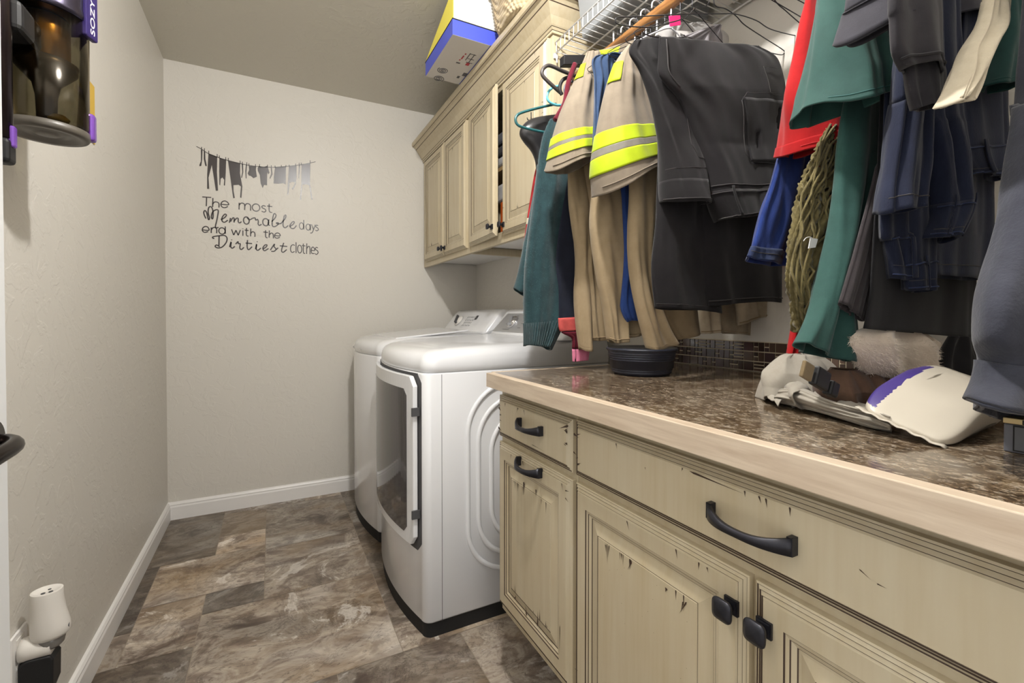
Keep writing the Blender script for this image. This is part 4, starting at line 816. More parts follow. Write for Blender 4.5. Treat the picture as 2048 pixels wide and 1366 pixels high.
c.band('waistband', F['black'], t, .855, .997, .0018, n=90, lines=[(.985,.985,fa-1.5,fa+1.5,.004),(.87,.87,fa-1.5,fa+1.5,.004)])
for a in (-.95, .55): c.band('belt_loop', F['black'], t, .84, .985, .006, a0=fa+a-.035, a1=fa+a+.035, n=6, m=10, solid=.0015)
m = MB(); A_ = [(.24,-.9),(.24,-.2),(.30,.0),(.62,.05),(.70,-.15),(.72,-.6),(.72,-1.1)]
sg = 1 if c.pt(.5, fa+.5).x > c.pt(.5, fa-.5).x else -1
def pk(cc, pts, name, par, off=.003, r=.0007, mt=None):
    fa_ = front_ang(cc); out = []
    for (t0, a0), (t1, a1) in zip(pts, pts[1:]):
        for i in range(10): u = i/10; out.append(cc.pt(t0+(t1-t0)*u, fa_+sg*(a0+(a1-a0)*u), off))
    return mk(name, MB().tube(out, r, 5), mt or M['stitch'], par)
pk(c, [(.36,.02),(.31,.14),(.30,.85)], 'pocket_seam', t); pk(c, [(.36,.02),(.66,-.02),(.70,.12),(.71,.95)], 'pocket_seam', t)
pk(c, [(.16,1.0),(.16,.55),(.31,.58),(.31,1.0)], 'pocket_seam', t)
c.band('cargo_pocket', F['black'], t, .34, .70, .0035, a0=min(fa+sg*.05, fa+sg*1.1), a1=max(fa+sg*.05, fa+sg*1.1), n=24, m=20)
sl = [((0.7567,0.8225,1.7225),(0.8257,0.8127,1.7459)),((0.7407,0.8247,1.6917),(0.8401,0.8107,1.7097)),((0.7706,0.8205,1.6534),(0.8634,0.8074,1.6605)),((0.7999,0.8164,1.5847),(0.896,0.8028,1.5998)),((0.82,0.8135,1.5015),(0.9263,0.7986,1.5154)),((0.8274,0.8125,1.4408),(0.9434,0.7962,1.4536)),((0.832,0.8119,1.3758),(0.9516,0.795,1.378)),((0.8364,0.8112,1.3487),(0.9548,0.7945,1.3535))]
c2 = Cloth(sl, .06, .003, 1.6, 46, crease=.004, th_prof=lambda q: .3+.7*q+.6*max(0, q-.6)/.4)
c2.build('seat_panel', [F['black'], M['stitch']], t, 80, 60, lines=[(.80,.80,fa-1.3,fa+1.3)])
c2.band('waistband', F['black'], t, .86, .998, .0018, n=80, lines=[(.975,.975,fa-1.5,fa+1.5,.004)])
c2.band('belt_loop', F['black'], t, .84, .985, .006, a0=fa+sg*.95-.05, a1=fa+sg*.95+.05, n=6, m=10, solid=.0015)
pk(c2, [(.42,.5),(.66,.15),(.74,.4),(.75,.9)], 'pocket_seam', t)

# grey shirts behind, with tags
s_ = hang([((0.9802,0.95,1.8902),(1.1098,0.95,1.9336)),((0.9464,0.95,1.8613),(1.234,0.95,1.9427)),((0.9356,0.95,1.8118),(1.2436,0.95,1.8938)),((0.9434,0.95,1.7318),(1.2445,0.95,1.803))], 1.86, .97, 1.04)
t = garment('grey_shirt', s_, 'light grey shirt with a barcode tag behind the top of the charcoal trousers', 'shirt'); c = Cloth(s_, .02, .003, 2, 51); c.build('body', F['lightgrey'], t, 50, 30)
g = [(1.0028,0.935,1.8747),(1.064,0.935,1.8893),(1.0661,0.935,1.8701),(1.0088,0.935,1.8542)]; m = MB(); m.prism([(p[0], p[2]) for p in g], lambda a, b: (a, .932, b), lambda a, b: (a, .9326, b)); tg = mk('barcode_tag', m, M['trim'], t)
m = MB(); x0, z0 = g[1][0], g[3][2]; xx = g[0][0]+.018; rd = random.Random(5)
while xx < x0-.005: w_ = rd.choice((.0012,.002,.003)); m.box((xx, .9316, z0+.003), (xx+w_, .932, g[0][2]-.003)); xx += w_+rd.choice((.0012,.002))
tag(mk('barcode', m, M['blackmatte'], tg), kind='stuff')
s_ = hang([((1.112,0.9,1.898),(1.1349,0.9,1.9074)),((1.0856,0.9,1.8792),(1.1456,0.9,1.8935)),((1.0537,0.9,1.8509),(1.1522,0.9,1.8726)),((1.0425,0.9,1.7601),(1.1572,0.9,1.7883))], 1.84, 1.0, 1.05)
t = garment('grey_shirt', s_, 'darker grey shirt shoulder rising just right of the barcode tag', 'shirt'); Cloth(s_, .02, .003, 2, 53).build('body', fabric('mid_grey_cotton', srgb(140, 136, 140)), t, 50, 30)
g = [(0.922,0.88,1.8604),(0.9618,0.88,1.8736),(0.9639,0.88,1.8493),(0.9257,0.88,1.8344)]; m = MB(); m.prism([(p[0], p[2]) for p in g], lambda a, b: (a, .879, b), lambda a, b: (a, .881, b)); tag(mk('tag', m, mat('hot_pink_paper', srgb(238, 44, 122), .6)), 'hot pink tag hanging from the wire hangers above the trousers', 'tag')

# --- near group, right of the charcoal trousers
def simple(name, secs, mt, label, cat, thick, seed, part='body', fold=.006, k=2.4, crease=.006, hemt=None, n=84, m=60, xl=None, top=True, tp=None, solid=.0022):
    t = garment(name, secs, label, cat); c = Cloth(hang(secs, xl=xl) if top else secs, thick, fold, k, seed, crease=crease, th_prof=tp); fa = front_ang(c)
    c.build(part, [mt, hemt or mt], t, n, m, solid=solid, lines=[(.965,.965,fa-1.5,fa+1.5,.0016,.0014)] if hemt else [])
    return t, c, fa
TP = lambda q: .35+.65*min(1, q*1.15)+.5*max(0, q-.5)**1.2/.435
t, c, fa = simple('jeans', [((0.9638,0.605,1.4437),(1.0888,0.605,1.4651)),((0.9569,0.605,1.4247),(1.0894,0.605,1.4483)),((0.9265,0.605,1.3582),(1.0836,0.605,1.3793)),((0.8971,0.605,1.2978),(1.0697,0.605,1.3161)),((0.8691,0.605,1.2286),(1.0371,0.605,1.2293)),((0.8521,0.605,1.197),(1.0175,0.605,1.1855))], F['denim'], 'bright blue denim trouser leg beside the charcoal trousers', 'jeans', .034, 61, 'leg', hemt=M['stitch'], xl=1.06)
c.band('hem', F['denimhem'], t, .945, .998, .0015, n=84)
t, c, fa = simple('jeans', [((1.0573,0.632,1.4234),(1.1194,0.632,1.4328)),((1.04,0.632,1.3196),(1.1131,0.632,1.3274)),((1.0187,0.632,1.2503),(1.1023,0.632,1.2567)),((1.0081,0.632,1.2273),(1.0793,0.632,1.2263))], F['indigo'], 'dark jeans waist with gold stitching tucked behind the bright blue leg', 'jeans', .010, 62, 'leg', .001, crease=.001, top=False)
c.band('belt_loop', F['denimhem'], t, .86, .985, .004, a0=fa-.3, a1=fa+.15, n=8, solid=.002)
rs = [((0.9339,0.535,1.736),(1.0807,0.535,1.7853)),((0.9294,0.535,1.696),(1.0729,0.535,1.7412)),((0.9066,0.535,1.6085),(1.0674,0.535,1.6526)),((0.8832,0.535,1.5085),(1.0559,0.535,1.5473)),((0.8978,0.535,1.4463),(1.0264,0.535,1.4796)),((0.9045,0.535,1.396),(0.9993,0.535,1.4252))]
t, c, fa = simple('red_shirt', rs, F['red'], 'bright red jersey shirt with a short sleeve at the front of the right-hand clothes', 'shirt', .09, 64, 'sleeve', .004, 1.8, .003, F['red'], tp=TP)
c.band('sleeve_hem', F['red'], t, .93, .998, .0012, n=84)
b = [((1.0328,0.565,1.4319),(1.1289,0.565,1.4479)),((0.996,0.565,1.2388),(1.0928,0.565,1.2462)),((0.9692,0.565,1.1544),(1.0373,0.565,1.1569)),((0.9596,0.565,1.0976),(1.0198,0.565,1.1034)),((0.9288,0.565,0.9981),(0.9785,0.565,0.9939))]
Cloth(b, .02, .003, 2, 65).build('body', F['red'], t, 50, 50)
# olive crochet top
s_ = [((0.9236,0.488,1.4355),(0.9741,0.488,1.4452)),((0.8614,0.488,1.343),(0.9534,0.488,1.3565)),((0.8379,0.488,1.2909),(0.9408,0.488,1.3031)),((0.8209,0.488,1.2344),(0.9285,0.488,1.2439)),((0.8098,0.488,1.1958),(0.916,0.488,1.2029)),((0.8076,0.488,1.1432),(0.8991,0.488,1.1465)),((0.8244,0.488,1.0952),(0.8809,0.488,1.0957)),((0.8445,0.488,1.0515),(0.8628,0.488,1.0548))]
t = garment('crochet_top', s_, 'olive green crochet top with open netting and a white price tag', 'top')
c = Cloth(s_, .032, .004, 3, 66, crease=.004); fa = front_ang(c)
mb = MB(); rows = []
n_, m_ = 120, 150
for i in range(m_+1):
    tt = i/m_; row = []
    for j in range(n_):
        a = 2*PI*j/n_; row.append(c.pt(tt, a, .0025*math.sin(a*28+tt*30)*math.sin(tt*120) + .003*math.sin(a*14-tt*40)))
    rows.append(row)
o = len(mb.v); mb.v += [p for r in rows for p in r]
rd = random.Random(9)
for i in range(m_):
    for j in range(n_):
        if i/m_ < .42 and ((i//5)+(j//6)) % 2 and (j % 6) not in (0, 5) and (i % 5) != 0: continue   # net holes
        k = (j+1) % n_; mb.f.append((o+i*n_+j, o+i*n_+k, o+(i+1)*n_+k, o+(i+1)*n_+j)); mb.m.append(0); mb.sm.append(True)
mk('crochet_body', mb, F['olive'], t, solid=.003)
mb = MB()
for q in range(16):
    a = fa-1.3+2.6*q/15; mb.tube([c.pt(max(0, .02+.04*i), a+.35*math.sin(i*.8+q*1.7)*(.5), .004+.003*math.sin(i*1.3+q)) for i in range(24)], .0022, 6, 0)
tag(mk('braided_strands', mb, F['olive'], t), kind='stuff')
g = [(0.8153,0.464,1.1957),(0.8208,0.464,1.2141),(0.8431,0.464,1.2141),(0.8359,0.464,1.1988)]; m = MB(); m.prism([(p[0], p[2]) for p in g], lambda a, b: (a, .463, b), lambda a, b: (a, .464, b))
tg = mk('price_tag', m, M['trim'], t); mk('tag_string', MB().tube(cr([(0.8288,0.4635,1.2129),(0.8199,0.4635,1.2156),(0.8083,0.4635,1.213),(0.8012,0.4635,1.2074)], 4), .0007, 5), M['trim'], tg)

# teal green shirt: wide sleeve over a long cuffed sleeve
s_ = [((0.8091,0.43,1.6269),(0.9036,0.43,1.6586)),((0.8076,0.43,1.5942),(0.9018,0.43,1.624)),((0.804,0.43,1.519),(0.9006,0.43,1.5451)),((0.8008,0.43,1.4614),(0.8947,0.43,1.4805)),((0.7925,0.43,1.4192),(0.8953,0.43,1.4323))]
t, c, fa = simple('green_shirt', s_, F['green'], 'teal green jersey shirt with a wide sleeve and a long drape reaching the worktop', 'shirt', .095, 68, 'sleeve', .006, 1.8, .003, mat('green_thread', srgb(34, 82, 78), .8), tp=TP)
c.band('sleeve_hem', F['green'], t, .90, .998, .0012, n=84)
b = [((0.8937,0.437,1.506),(1.1147,0.437,1.5695)),((0.865,0.437,1.4028),(1.0531,0.437,1.4732)),((0.8526,0.437,1.3055),(1.0068,0.437,1.3261)),((0.8411,0.437,1.2334),(0.9512,0.437,1.2436)),((0.8272,0.437,1.1805),(0.9041,0.437,1.1851)),((0.8102,0.437,1.1249),(0.8676,0.437,1.1264)),((0.783,0.437,1.0736),(0.8837,0.437,1.0732)),((0.7477,0.437,1.0323),(0.8982,0.437,0.9975))]
c = Cloth(b, .04, .008, 1.5, 69, crease=.006, cfreq=(5, 1.6)); c.build('long_drape', F['green'], t, 90, 80); c.band('drape_hem', F['green'], t, .93, .998, .0015, n=90)
# slate ribbed sleeve + charcoal shirt
s_ = [((0.7223,0.335,1.537),(0.7733,0.335,1.554)),((0.7267,0.335,1.5114),(0.765,0.335,1.5234)),((0.718,0.335,1.4822),(0.7594,0.335,1.495)),((0.7119,0.335,1.4618),(0.7547,0.335,1.477))]
t, c, fa = simple('ribbed_shirt', s_, F['greyrib'], 'slate grey shirt with a finely ribbed short sleeve above the green sleeve', 'shirt', .06, 71, 'sleeve', .003, 1.8, .002, tp=TP)
c.band('sleeve_hem', F['greyrib'], t, .80, .998, .0015, n=84)
t, c, fa = simple('charcoal_shirt', [((0.6957,0.295,1.5024),(0.8111,0.295,1.5411)),((0.6977,0.295,1.4532),(0.819,0.295,1.4891)),((0.7037,0.295,1.4164),(0.825,0.295,1.4366)),((0.7267,0.295,1.4007),(0.8233,0.295,1.4169))], F['charcoal'], 'charcoal jersey shirt with a rounded hem next to the ribbed sleeve', 'shirt', .03, 72, 'body', .003, 1.4, .003, F['charcoal'])
Cloth([((0.7467,0.3,1.4247),(0.8485,0.3,1.4442)),((0.7572,0.3,1.3878),(0.8481,0.3,1.4053)),((0.7718,0.3,1.3604),(0.8427,0.3,1.3752))], .02, .003, 2, 73, crease=.002).build('tail', F['charcoal'], t, 60, 30)
simple('grey_trousers', [((0.9326,0.405,1.3983),(1.0022,0.405,1.4113)),((0.9045,0.405,1.3261),(0.986,0.405,1.338)),((0.8831,0.405,1.2732),(0.9609,0.405,1.2823)),((0.8637,0.405,1.2299),(0.9329,0.405,1.2363)),((0.836,0.405,1.1684),(0.9156,0.405,1.1881)),((0.8007,0.405,1.0992),(0.8653,0.405,1.071))], fabric('warm_grey_twill', srgb(58, 53, 55)), 'warm grey trouser leg between the green drape and the dark jeans', 'trousers', .011, 74, 'leg', .002, crease=.002)
# black garment and jeans
simple('black_trousers', [((0.871,0.388,1.3245),(1.2459,0.388,1.3813)),((0.8622,0.388,1.2268),(1.2499,0.388,1.2624)),((0.856,0.388,1.1541),(1.2529,0.388,1.1725)),((0.8494,0.388,1.1058),(1.2549,0.388,1.1123)),((0.8337,0.388,1.0611),(1.2528,0.388,1.0339))], F['blackjersey'], 'black trousers hanging behind the jeans above the white fleece', 'trousers', .012, 75, 'leg', .0015, 2, .0015)
def jeans(secs, y, seed, label, band=True, loops=(.2,), th=.018):
    t, c, fa = simple('jeans', secs, F['indigo'], label, 'jeans', th, seed, 'leg', th*.16, 2.2, th*.18, M['stitch'], tp=TP)
    if band: c.band('waistband', F['indigo'], t, .88, .998, .002, n=84, lines=[(.985,.985,fa-1.5,fa+1.5,.004),(.89,.89,fa-1.5,fa+1.5,.004)], m2=F['denimhem'])
    for a in loops: c.band('belt_loop', F['indigo'], t, .86, .99, .006, a0=fa+a-.06, a1=fa+a+.06, n=6, m=8, solid=.002)
    return t
jeans([((0.8366,0.345,1.4409),(0.9125,0.345,1.4592)),((0.8346,0.345,1.3944),(0.9038,0.345,1.409)),((0.8129,0.345,1.3039),(0.8931,0.345,1.3161)),((0.7981,0.345,1.2536),(0.8768,0.345,1.2591)),((0.7943,0.345,1.2306),(0.8708,0.345,1.2431))], .345, 81, 'dark jeans leftmost of the stack, ending in a narrow plain hem', False, (), .03)
jeans([((0.8928,0.34,1.4292),(1.0098,0.34,1.4557)),((0.9059,0.34,1.3741),(1.0175,0.34,1.3951)),((0.9246,0.34,1.3474),(1.0234,0.34,1.3591)),((0.9413,0.34,1.2926),(1.0322,0.34,1.3047)),((0.9457,0.34,1.2506),(1.0254,0.34,1.2606)),((0.9204,0.34,1.2037),(0.9765,0.34,1.2037))], .34, 82, 'dark jeans front-most in the stack with the waistband hanging lowest to the middle', True, (-.5,.75), .03)
jeans([((0.856,0.374,1.2632),(0.9697,0.374,1.2764)),((0.8729,0.374,1.2015),(0.9714,0.374,1.209)),((0.8847,0.374,1.1703),(0.969,0.374,1.1666)),((0.8919,0.374,1.14),(0.9715,0.374,1.1362))], .355, 83, 'dark jeans under the leftmost pair with a folded waistband', True, (.3,))
jeans([((0.8991,0.362,1.2416),(1.007,0.362,1.2526)),((0.9095,0.362,1.1535),(0.9948,0.362,1.1599)),((0.9169,0.362,1.1223),(0.9922,0.362,1.1217))], .345, 84, 'dark jeans whose waistband hangs lowest of all the jeans', True, (.4,))
jeans([((0.9989,0.366,1.278),(1.2472,0.366,1.307)),((0.9952,0.366,1.2097),(1.2476,0.366,1.229)),((0.9943,0.366,1.1756),(1.2444,0.366,1.1848)),((0.9987,0.366,1.1511),(1.236,0.366,1.1493))], .335, 85, 'dark jeans with a wide stitched hem beside the grey sweatshirt', False, ())
jeans([((1.0448,0.346,1.5001),(1.2456,0.346,1.5496)),((1.0445,0.346,1.4483),(1.2454,0.346,1.4917)),((1.055,0.346,1.3659),(1.2441,0.346,1.3974)),((1.1011,0.346,1.3313),(1.2245,0.346,1.3376))], .315, 86, 'dark jeans high on the right under the green sleeve with a gold stitched loop', True, (-.4,.5))
simple('navy_shirt', [((1.0237,0.36,1.6541),(1.1935,0.36,1.7111)),((1.0063,0.36,1.6064),(1.186,0.36,1.6641)),((0.9924,0.36,1.5754),(1.1739,0.36,1.6216))], F['darknavy'], 'dark navy shirt sleeve at the top between the charcoal and cream shirts', 'shirt', .05, 88, 'sleeve', .003, 1.6, .003, tp=TP)
Cloth([((1.0444,0.372,1.5993),(1.2082,0.372,1.643)),((1.0502,0.372,1.5312),(1.1992,0.372,1.5693)),((1.064,0.372,1.4641),(1.2133,0.372,1.4964))], .012, .001, 2, 89).build('body', F['darknavy'], col.objects['navy_shirt'], 50, 30)
t, c, fa = simple('cream_shirt', [((0.8449,0.252,1.5249),(0.8979,0.252,1.5427)),((0.8374,0.252,1.4963),(0.8856,0.252,1.5116)),((0.8171,0.252,1.4578),(0.8698,0.252,1.4662)),((0.7773,0.252,1.4134),(0.831,0.252,1.4264)),((0.7528,0.252,1.3708),(0.7865,0.252,1.3774)),((0.7247,0.252,1.3368),(0.7524,0.252,1.3428))], F['cream'], 'cream linen shirt with a crumpled rolled sleeve at the upper right', 'shirt', .022, 90, 'sleeve', .004, 2.2, .007, tp=TP)
t, c, fa = simple('dark_green_shirt', [((1.125,0.312,1.6573),(1.2069,0.312,1.6848)),((1.1201,0.312,1.6217),(1.2016,0.312,1.6475)),((1.0893,0.312,1.5511),(1.1928,0.312,1.5801)),((1.067,0.312,1.501),(1.1737,0.312,1.5256)),((1.0433,0.312,1.4565),(1.1524,0.312,1.4824))], F['darkgreen'], 'dark green shirt sleeve at the right edge beside the cream sleeve', 'shirt', .04, 91, 'sleeve', .004, 1.8, .004, F['darkgreen'], tp=TP)
sw = [((0.822,0.195,1.3742),(0.9033,0.195,1.3943)),((0.7994,0.195,1.3331),(0.8961,0.195,1.354)),((0.7836,0.195,1.2813),(0.8894,0.195,1.2997)),((0.767,0.195,1.2323),(0.8771,0.195,1.247)),((0.7359,0.195,1.1649),(0.8739,0.195,1.1754)),((0.6899,0.195,1.0993),(0.869,0.195,1.1026)),((0.6818,0.195,1.0558),(0.8518,0.195,1.0507)),((0.7052,0.195,1.0287),(0.8077,0.195,1.0201)),((0.6939,0.195,1.0046),(0.8202,0.195,0.9879)),((0.6632,0.195,0.9859),(0.8496,0.195,0.9493))]
t = garment('grey_sweatshirt', sw, 'heather grey sweatshirt with a long sleeve hanging at the right edge of the picture', 'sweatshirt')
c = Cloth(hang(sw), .06, .006, 1.8, 93, crease=.005); c.build('sleeve', F['sweat'], t, 90, 80, solid=.004)
mb = MB(); k8 = c.kn[8]
c.mesh(mb, 90, 10, k8, .998, off=.003); mk('cuff', mb, F['sweat'], t, solid=.002)

# ================================================================ things on the worktop
WT = .9142
t = thing('bucket', (.945, 1.0, WT), 'dark navy ribbed tub standing on the worktop under the khaki trousers', 'tub')
pr = [(0,0),(.076,0),(.078,.004)]
for i in range(10): z = .006+i*.0058; r0 = .082+.0012*i; pr += [(r0, z), (r0+.0012, z+.002), (r0+.0012, z+.004), (r0+.0002, z+.005)]
pr += [(.0955,.066),(.0965,.071),(.0925,.071),(.088,.02),(0,.015)]
nv = mat('navy_plastic', srgb(34, 37, 50), .45)
mk('tub', MB().lathe([(r, h+WT) for r, h in pr], (.945,1.0,0), 56), nv, t)
mk('rim', MB().lathe([(.093,WT+.069),(.098,WT+.069),(.100,WT+.072),(.098,WT+.076),(.093,WT+.074)], (.945,1.0,0), 56), nv, t)

def heap(name, secs, mt, label, cat, th, seed, fold=.010, crease=.012, nrm=None, part='cloth', parent=None, tp=None, n=90, m=60, k=2.4):
    secs = [tuple((p[0], p[1], max(p[2], WT+.004)) for p in q) for q in secs]
    t = parent or garment(name, secs, label, cat); c = Cloth(secs, th, fold, k, seed, crease=crease, cfreq=(7,5), t0close=False, th_prof=tp)
    if nrm: c.nrm = Vector(nrm)
    c.build(part, mt, t, n, m); return t, c
s_ = [((0.8842,0.535,1.007),(0.9637,0.535,1.004)),((0.8623,0.535,1.0003),(0.9936,0.535,0.9947)),((0.8411,0.535,0.9738),(1.0122,0.535,0.9589)),((0.8249,0.535,0.9467),(1.0128,0.535,0.9228)),((0.8177,0.535,0.9267),(1.0041,0.535,0.902))]
hp, c = heap('stone_trousers', s_, F['stonecloth'], 'pale stone coloured trousers thrown in a heap on the worktop below the green drape', 'trousers', .10, 101, tp=lambda q: .25+.75*min(1, q*2.2))
s_ = [((0.8316,0.5192,0.9456),(0.8356,0.532,0.9173)),((0.8233,0.4932,0.9517),(0.8314,0.5187,0.9032)),((0.8142,0.4646,0.9529),(0.8214,0.4872,0.9003)),((0.8024,0.4276,0.9443),(0.8053,0.4366,0.906)),((0.7886,0.3841,0.9424),(0.7911,0.392,0.9088)),((0.7787,0.3529,0.9435),(0.7814,0.3616,0.9103)),((0.7736,0.3369,0.944),(0.7751,0.3416,0.914)),((0.7696,0.3244,0.941),(0.7691,0.3228,0.9203))]
heap('x', s_, F['stonecloth'], '', '', .045, 103, .006, .011, (-.9,-.35,.2), 'hem', hp)
def ribbon(name, pts, back, mt, par):
    p = cr(pts, 5); B = Vector(back); rows = [[q + B*f + Vector((0,0,.004*math.sin(7*f+i*.3))) for i, q in enumerate(p)] for f in (0,.25,.5,.75,1)]
    return mk(name, MB().grid(rows), mt, par, solid=.0022)
ribbon('folded_edge', [(0.7888,0.468,0.927),(0.7787,0.468,0.9398),(0.7842,0.468,0.9512),(0.8069,0.468,0.9572),(0.829,0.468,0.953),(0.8427,0.468,0.9371),(0.8354,0.468,0.9237),(0.8104,0.468,0.9225),(0.7859,0.468,0.9324)], (.06,.05,.004), F['stonecloth'], hp)
ribbon('folded_edge', [(0.7694,0.36,0.9231),(0.7775,0.36,0.9312),(0.8059,0.36,0.9336),(0.8341,0.36,0.9285),(0.8451,0.36,0.915),(0.8545,0.36,0.9054),(0.864,0.36,0.8996)], (.05,.06,.006), F['stonecloth'], hp)
ribbon('folded_edge', [(0.7912,0.5,0.9212),(0.8026,0.5,0.9282),(0.8246,0.5,0.9236),(0.8457,0.5,0.9163),(0.8767,0.5,0.9097),(0.922,0.5,0.8998)], (.04,.05,.012), F['stonecloth'], hp)
ribbon('folded_edge', [(0.7836,0.425,0.9301),(0.7977,0.425,0.9328),(0.824,0.425,0.9263),(0.8572,0.425,0.9164),(0.8919,0.425,0.9078)], (.05,.04,.012), F['stonecloth'], hp)
s_ = [((0.8555,0.4483,0.9885),(0.9118,0.4139,0.989)),((0.845,0.4547,0.9763),(0.9363,0.3989,0.9746)),((0.8417,0.4568,0.9519),(0.9414,0.3958,0.9515)),((0.8454,0.4545,0.9294),(0.9437,0.3944,0.9309)),((0.849,0.4522,0.9138),(0.939,0.3973,0.917))]
bt, c = heap('brown_garment', s_, F['brown'], 'brown cotton garment bunched under the white fleece on the worktop', 'garment', .09, 105, .012, .015, tp=lambda q: .3+.7*min(1, q*2))
# belt with black clip buckle in the heap
a, b_, c_, d_ = [(0.6591,0.375,1.0037),(0.6907,0.375,0.9913),(0.7187,0.375,0.9786),(0.7369,0.375,0.9803)]
t = thing('belt', (a[0], a[1], a[2]-.03), 'black webbing belt with a plastic clip buckle lying on the stone coloured heap', 'belt')
q = (Vector(c_)-Vector(a)).to_track_quat('X', 'Z').to_matrix()
def obox(m, c0, sz): m.box((-sz[0],-sz[1],-sz[2]), sz, 0, None); o = len(m.v)-8; m.v[o:] = [tuple(q @ Vector(p) + Vector(c0)) for p in m.v[o:]]
m = MB(); obox(m, b_, (.017,.006,.014)); mk('buckle', m, M['blackplastic'], t, bevel=.003)
m = MB(); obox(m, (Vector(c_)+Vector((0,0,-.004))), (.010,.007,.011)); mk('buckle_tongue', m, M['blackplastic'], t, bevel=.003)
m = MB(); obox(m, a, (.012,.003,.012)); mk('webbing', m, fabric('khaki_webbing', srgb(120, 104, 78), weave=500), t, bevel=.002)
# fleece
s_ = [((0.8857,0.41,1.0608),(1.1013,0.41,1.0459)),((0.8486,0.41,1.0505),(1.1517,0.41,1.0294)),((0.8445,0.41,1.0284),(1.1739,0.41,1.011)),((0.8743,0.41,0.9956),(1.1749,0.41,0.9763)),((0.9234,0.41,0.9663),(1.1539,0.41,0.951)),((0.9804,0.41,0.9509),(1.1082,0.41,0.9416))]
c = Cloth(s_, .055, .006, 2, 110, crease=.010, t0close=False, th_prof=lambda q: .5+q*2 if q < .25 else 1 if q < .7 else max(.15, 1-(q-.7)*2.6))
t = garment('fleece_towel', s_, 'fluffy cream fleece towel bundled on the worktop under the black trousers', 'towel')
mb = MB(); c.mesh(mb, 80, 60); mk('fleece', mb, F['sherpa'], t, solid=.003)
rd = random.Random(12); mb = MB()
for i in range(9000):
    tt, a = rd.uniform(.15, 1), rd.uniform(0, 2*PI); p = c.pt(tt, a); n_ = (c.pt(tt, a, .004)-p).normalized(); d_ = (n_ + Vector((rd.uniform(-.7,.7), rd.uniform(-.7,.7), rd.uniform(-.9,.3)))).normalized()
    qv = p + d_*rd.uniform(.004,.008); w_ = d_.orthogonal().normalized()*.0004; mb.add([p-w_, p+w_, qv], [(0,1,2)])
tag(mk('fleece_pile', mb, mat('fleece_fibre', srgb(230, 218, 204), .9), t), kind='stuff')
s_ = [((1.1158,0.375,1.0432),(1.251,0.375,1.0365)),((1.076,0.375,1.005),(1.2524,0.375,0.9947)),((1.0514,0.375,0.9676),(1.2466,0.375,0.9532)),((1.0406,0.375,0.9354),(1.2312,0.375,0.9167)),((1.0449,0.375,0.9199),(1.2199,0.375,0.901))]
heap('black_bag', s_, F['blackjersey'], 'black fabric bag slumped behind the white packet on the worktop', 'bag', .07, 112, .006, .008, tp=lambda q: .4+.6*q)
# soft white packet
PC = Vector((.872, .304, WT+.046)); PR = Matrix.Rotation(R(4), 3, 'Z') @ Matrix.Rotation(R(20), 3, 'X')
def pk_pt(u, v, off=0):
    f = lambda x, e: math.copysign(abs(x)**e, x); cu, su, cv, sv = math.cos(u), math.sin(u), math.cos(v), math.sin(v)
    p = Vector(((.122+off)*f(cv,.38)*f(cu,.36), (.054+off)*f(cv,.38)*f(su,.36), (.031+off)*f(sv,.45)))
    e = abs(p.x)/.122; q_ = min(1, max(0, (p.x+.123)/.15)); p.z = -.033+(p.z+.033)*(.16+.84*q_*(2-q_)); p.y *= 1+.06*e**3
    w = noise.noise(Vector((p.x*22, p.y*34, p.z*30)))*.0022 + .0012*math.sin(p.y*160+p.x*30)*e
    return PR @ (p + p.normalized()*w) + PC
rows = [[pk_pt(2*PI*j/96, -PI/2+PI*i/48) for j in range(96)] for i in range(1, 48)]
mb = MB().grid(rows, 0, True, True, True, True)
lo = min(p[2] for p in mb.v); PC.z += WT+.0006-lo; mb.v = [(p[0], p[1], p[2]+WT+.0006-lo) for p in mb.v]
for i, f in enumerate(mb.f):
    cc = PR.transposed() @ (sum((Vector(mb.v[j]) for j in f), Vector())/len(f) - PC)
    if cc.y > .034 and cc.z > -.02 and cc.x < .05: mb.m[i] = 1
t = thing('plastic_packet', (PC.x, PC.y, WT), 'soft cream white plastic packet with purple panels lying on the worktop by the grey cuff', 'packet')
mk('pouch', mb, [mat('cream_film', srgb(196, 188, 173), .34), mat('purple_film', srgb(66, 52, 118), .38)], t)
mb = MB()
for (va, u0, u1) in ((-.16,4.55,4.78),(-.24,4.50,4.80),(-.32,4.56,4.80),(-.30,4.32,4.42),(-.38,4.34,4.44),(-.40,4.60,4.78)):
    n_ = 14; mb.grid([[pk_pt(u0+(u1-u0)*i/n_, va-.03, .0009) for i in range(n_+1)], [pk_pt(u0+(u1-u0)*i/n_, va+.02, .0009) for i in range(n_+1)]])
tag(mk('printed_lines', mb, mat('grey_ink', srgb(96, 92, 86), .6), t), kind='stuff')
ya, yb_, za, zb = .16, .352, -.012, .010
rows = [[PR @ Vector((-.119-.012*k, -.052+.104*i/20, -.0275+.0012*math.sin(i*1.7))) + PC for i in range(21)] for k in (0, .5, 1)]
mk('end_seal', MB().grid(rows), mat('cream_film_seal', srgb(196, 188, 173), .38), t, solid=.0012)
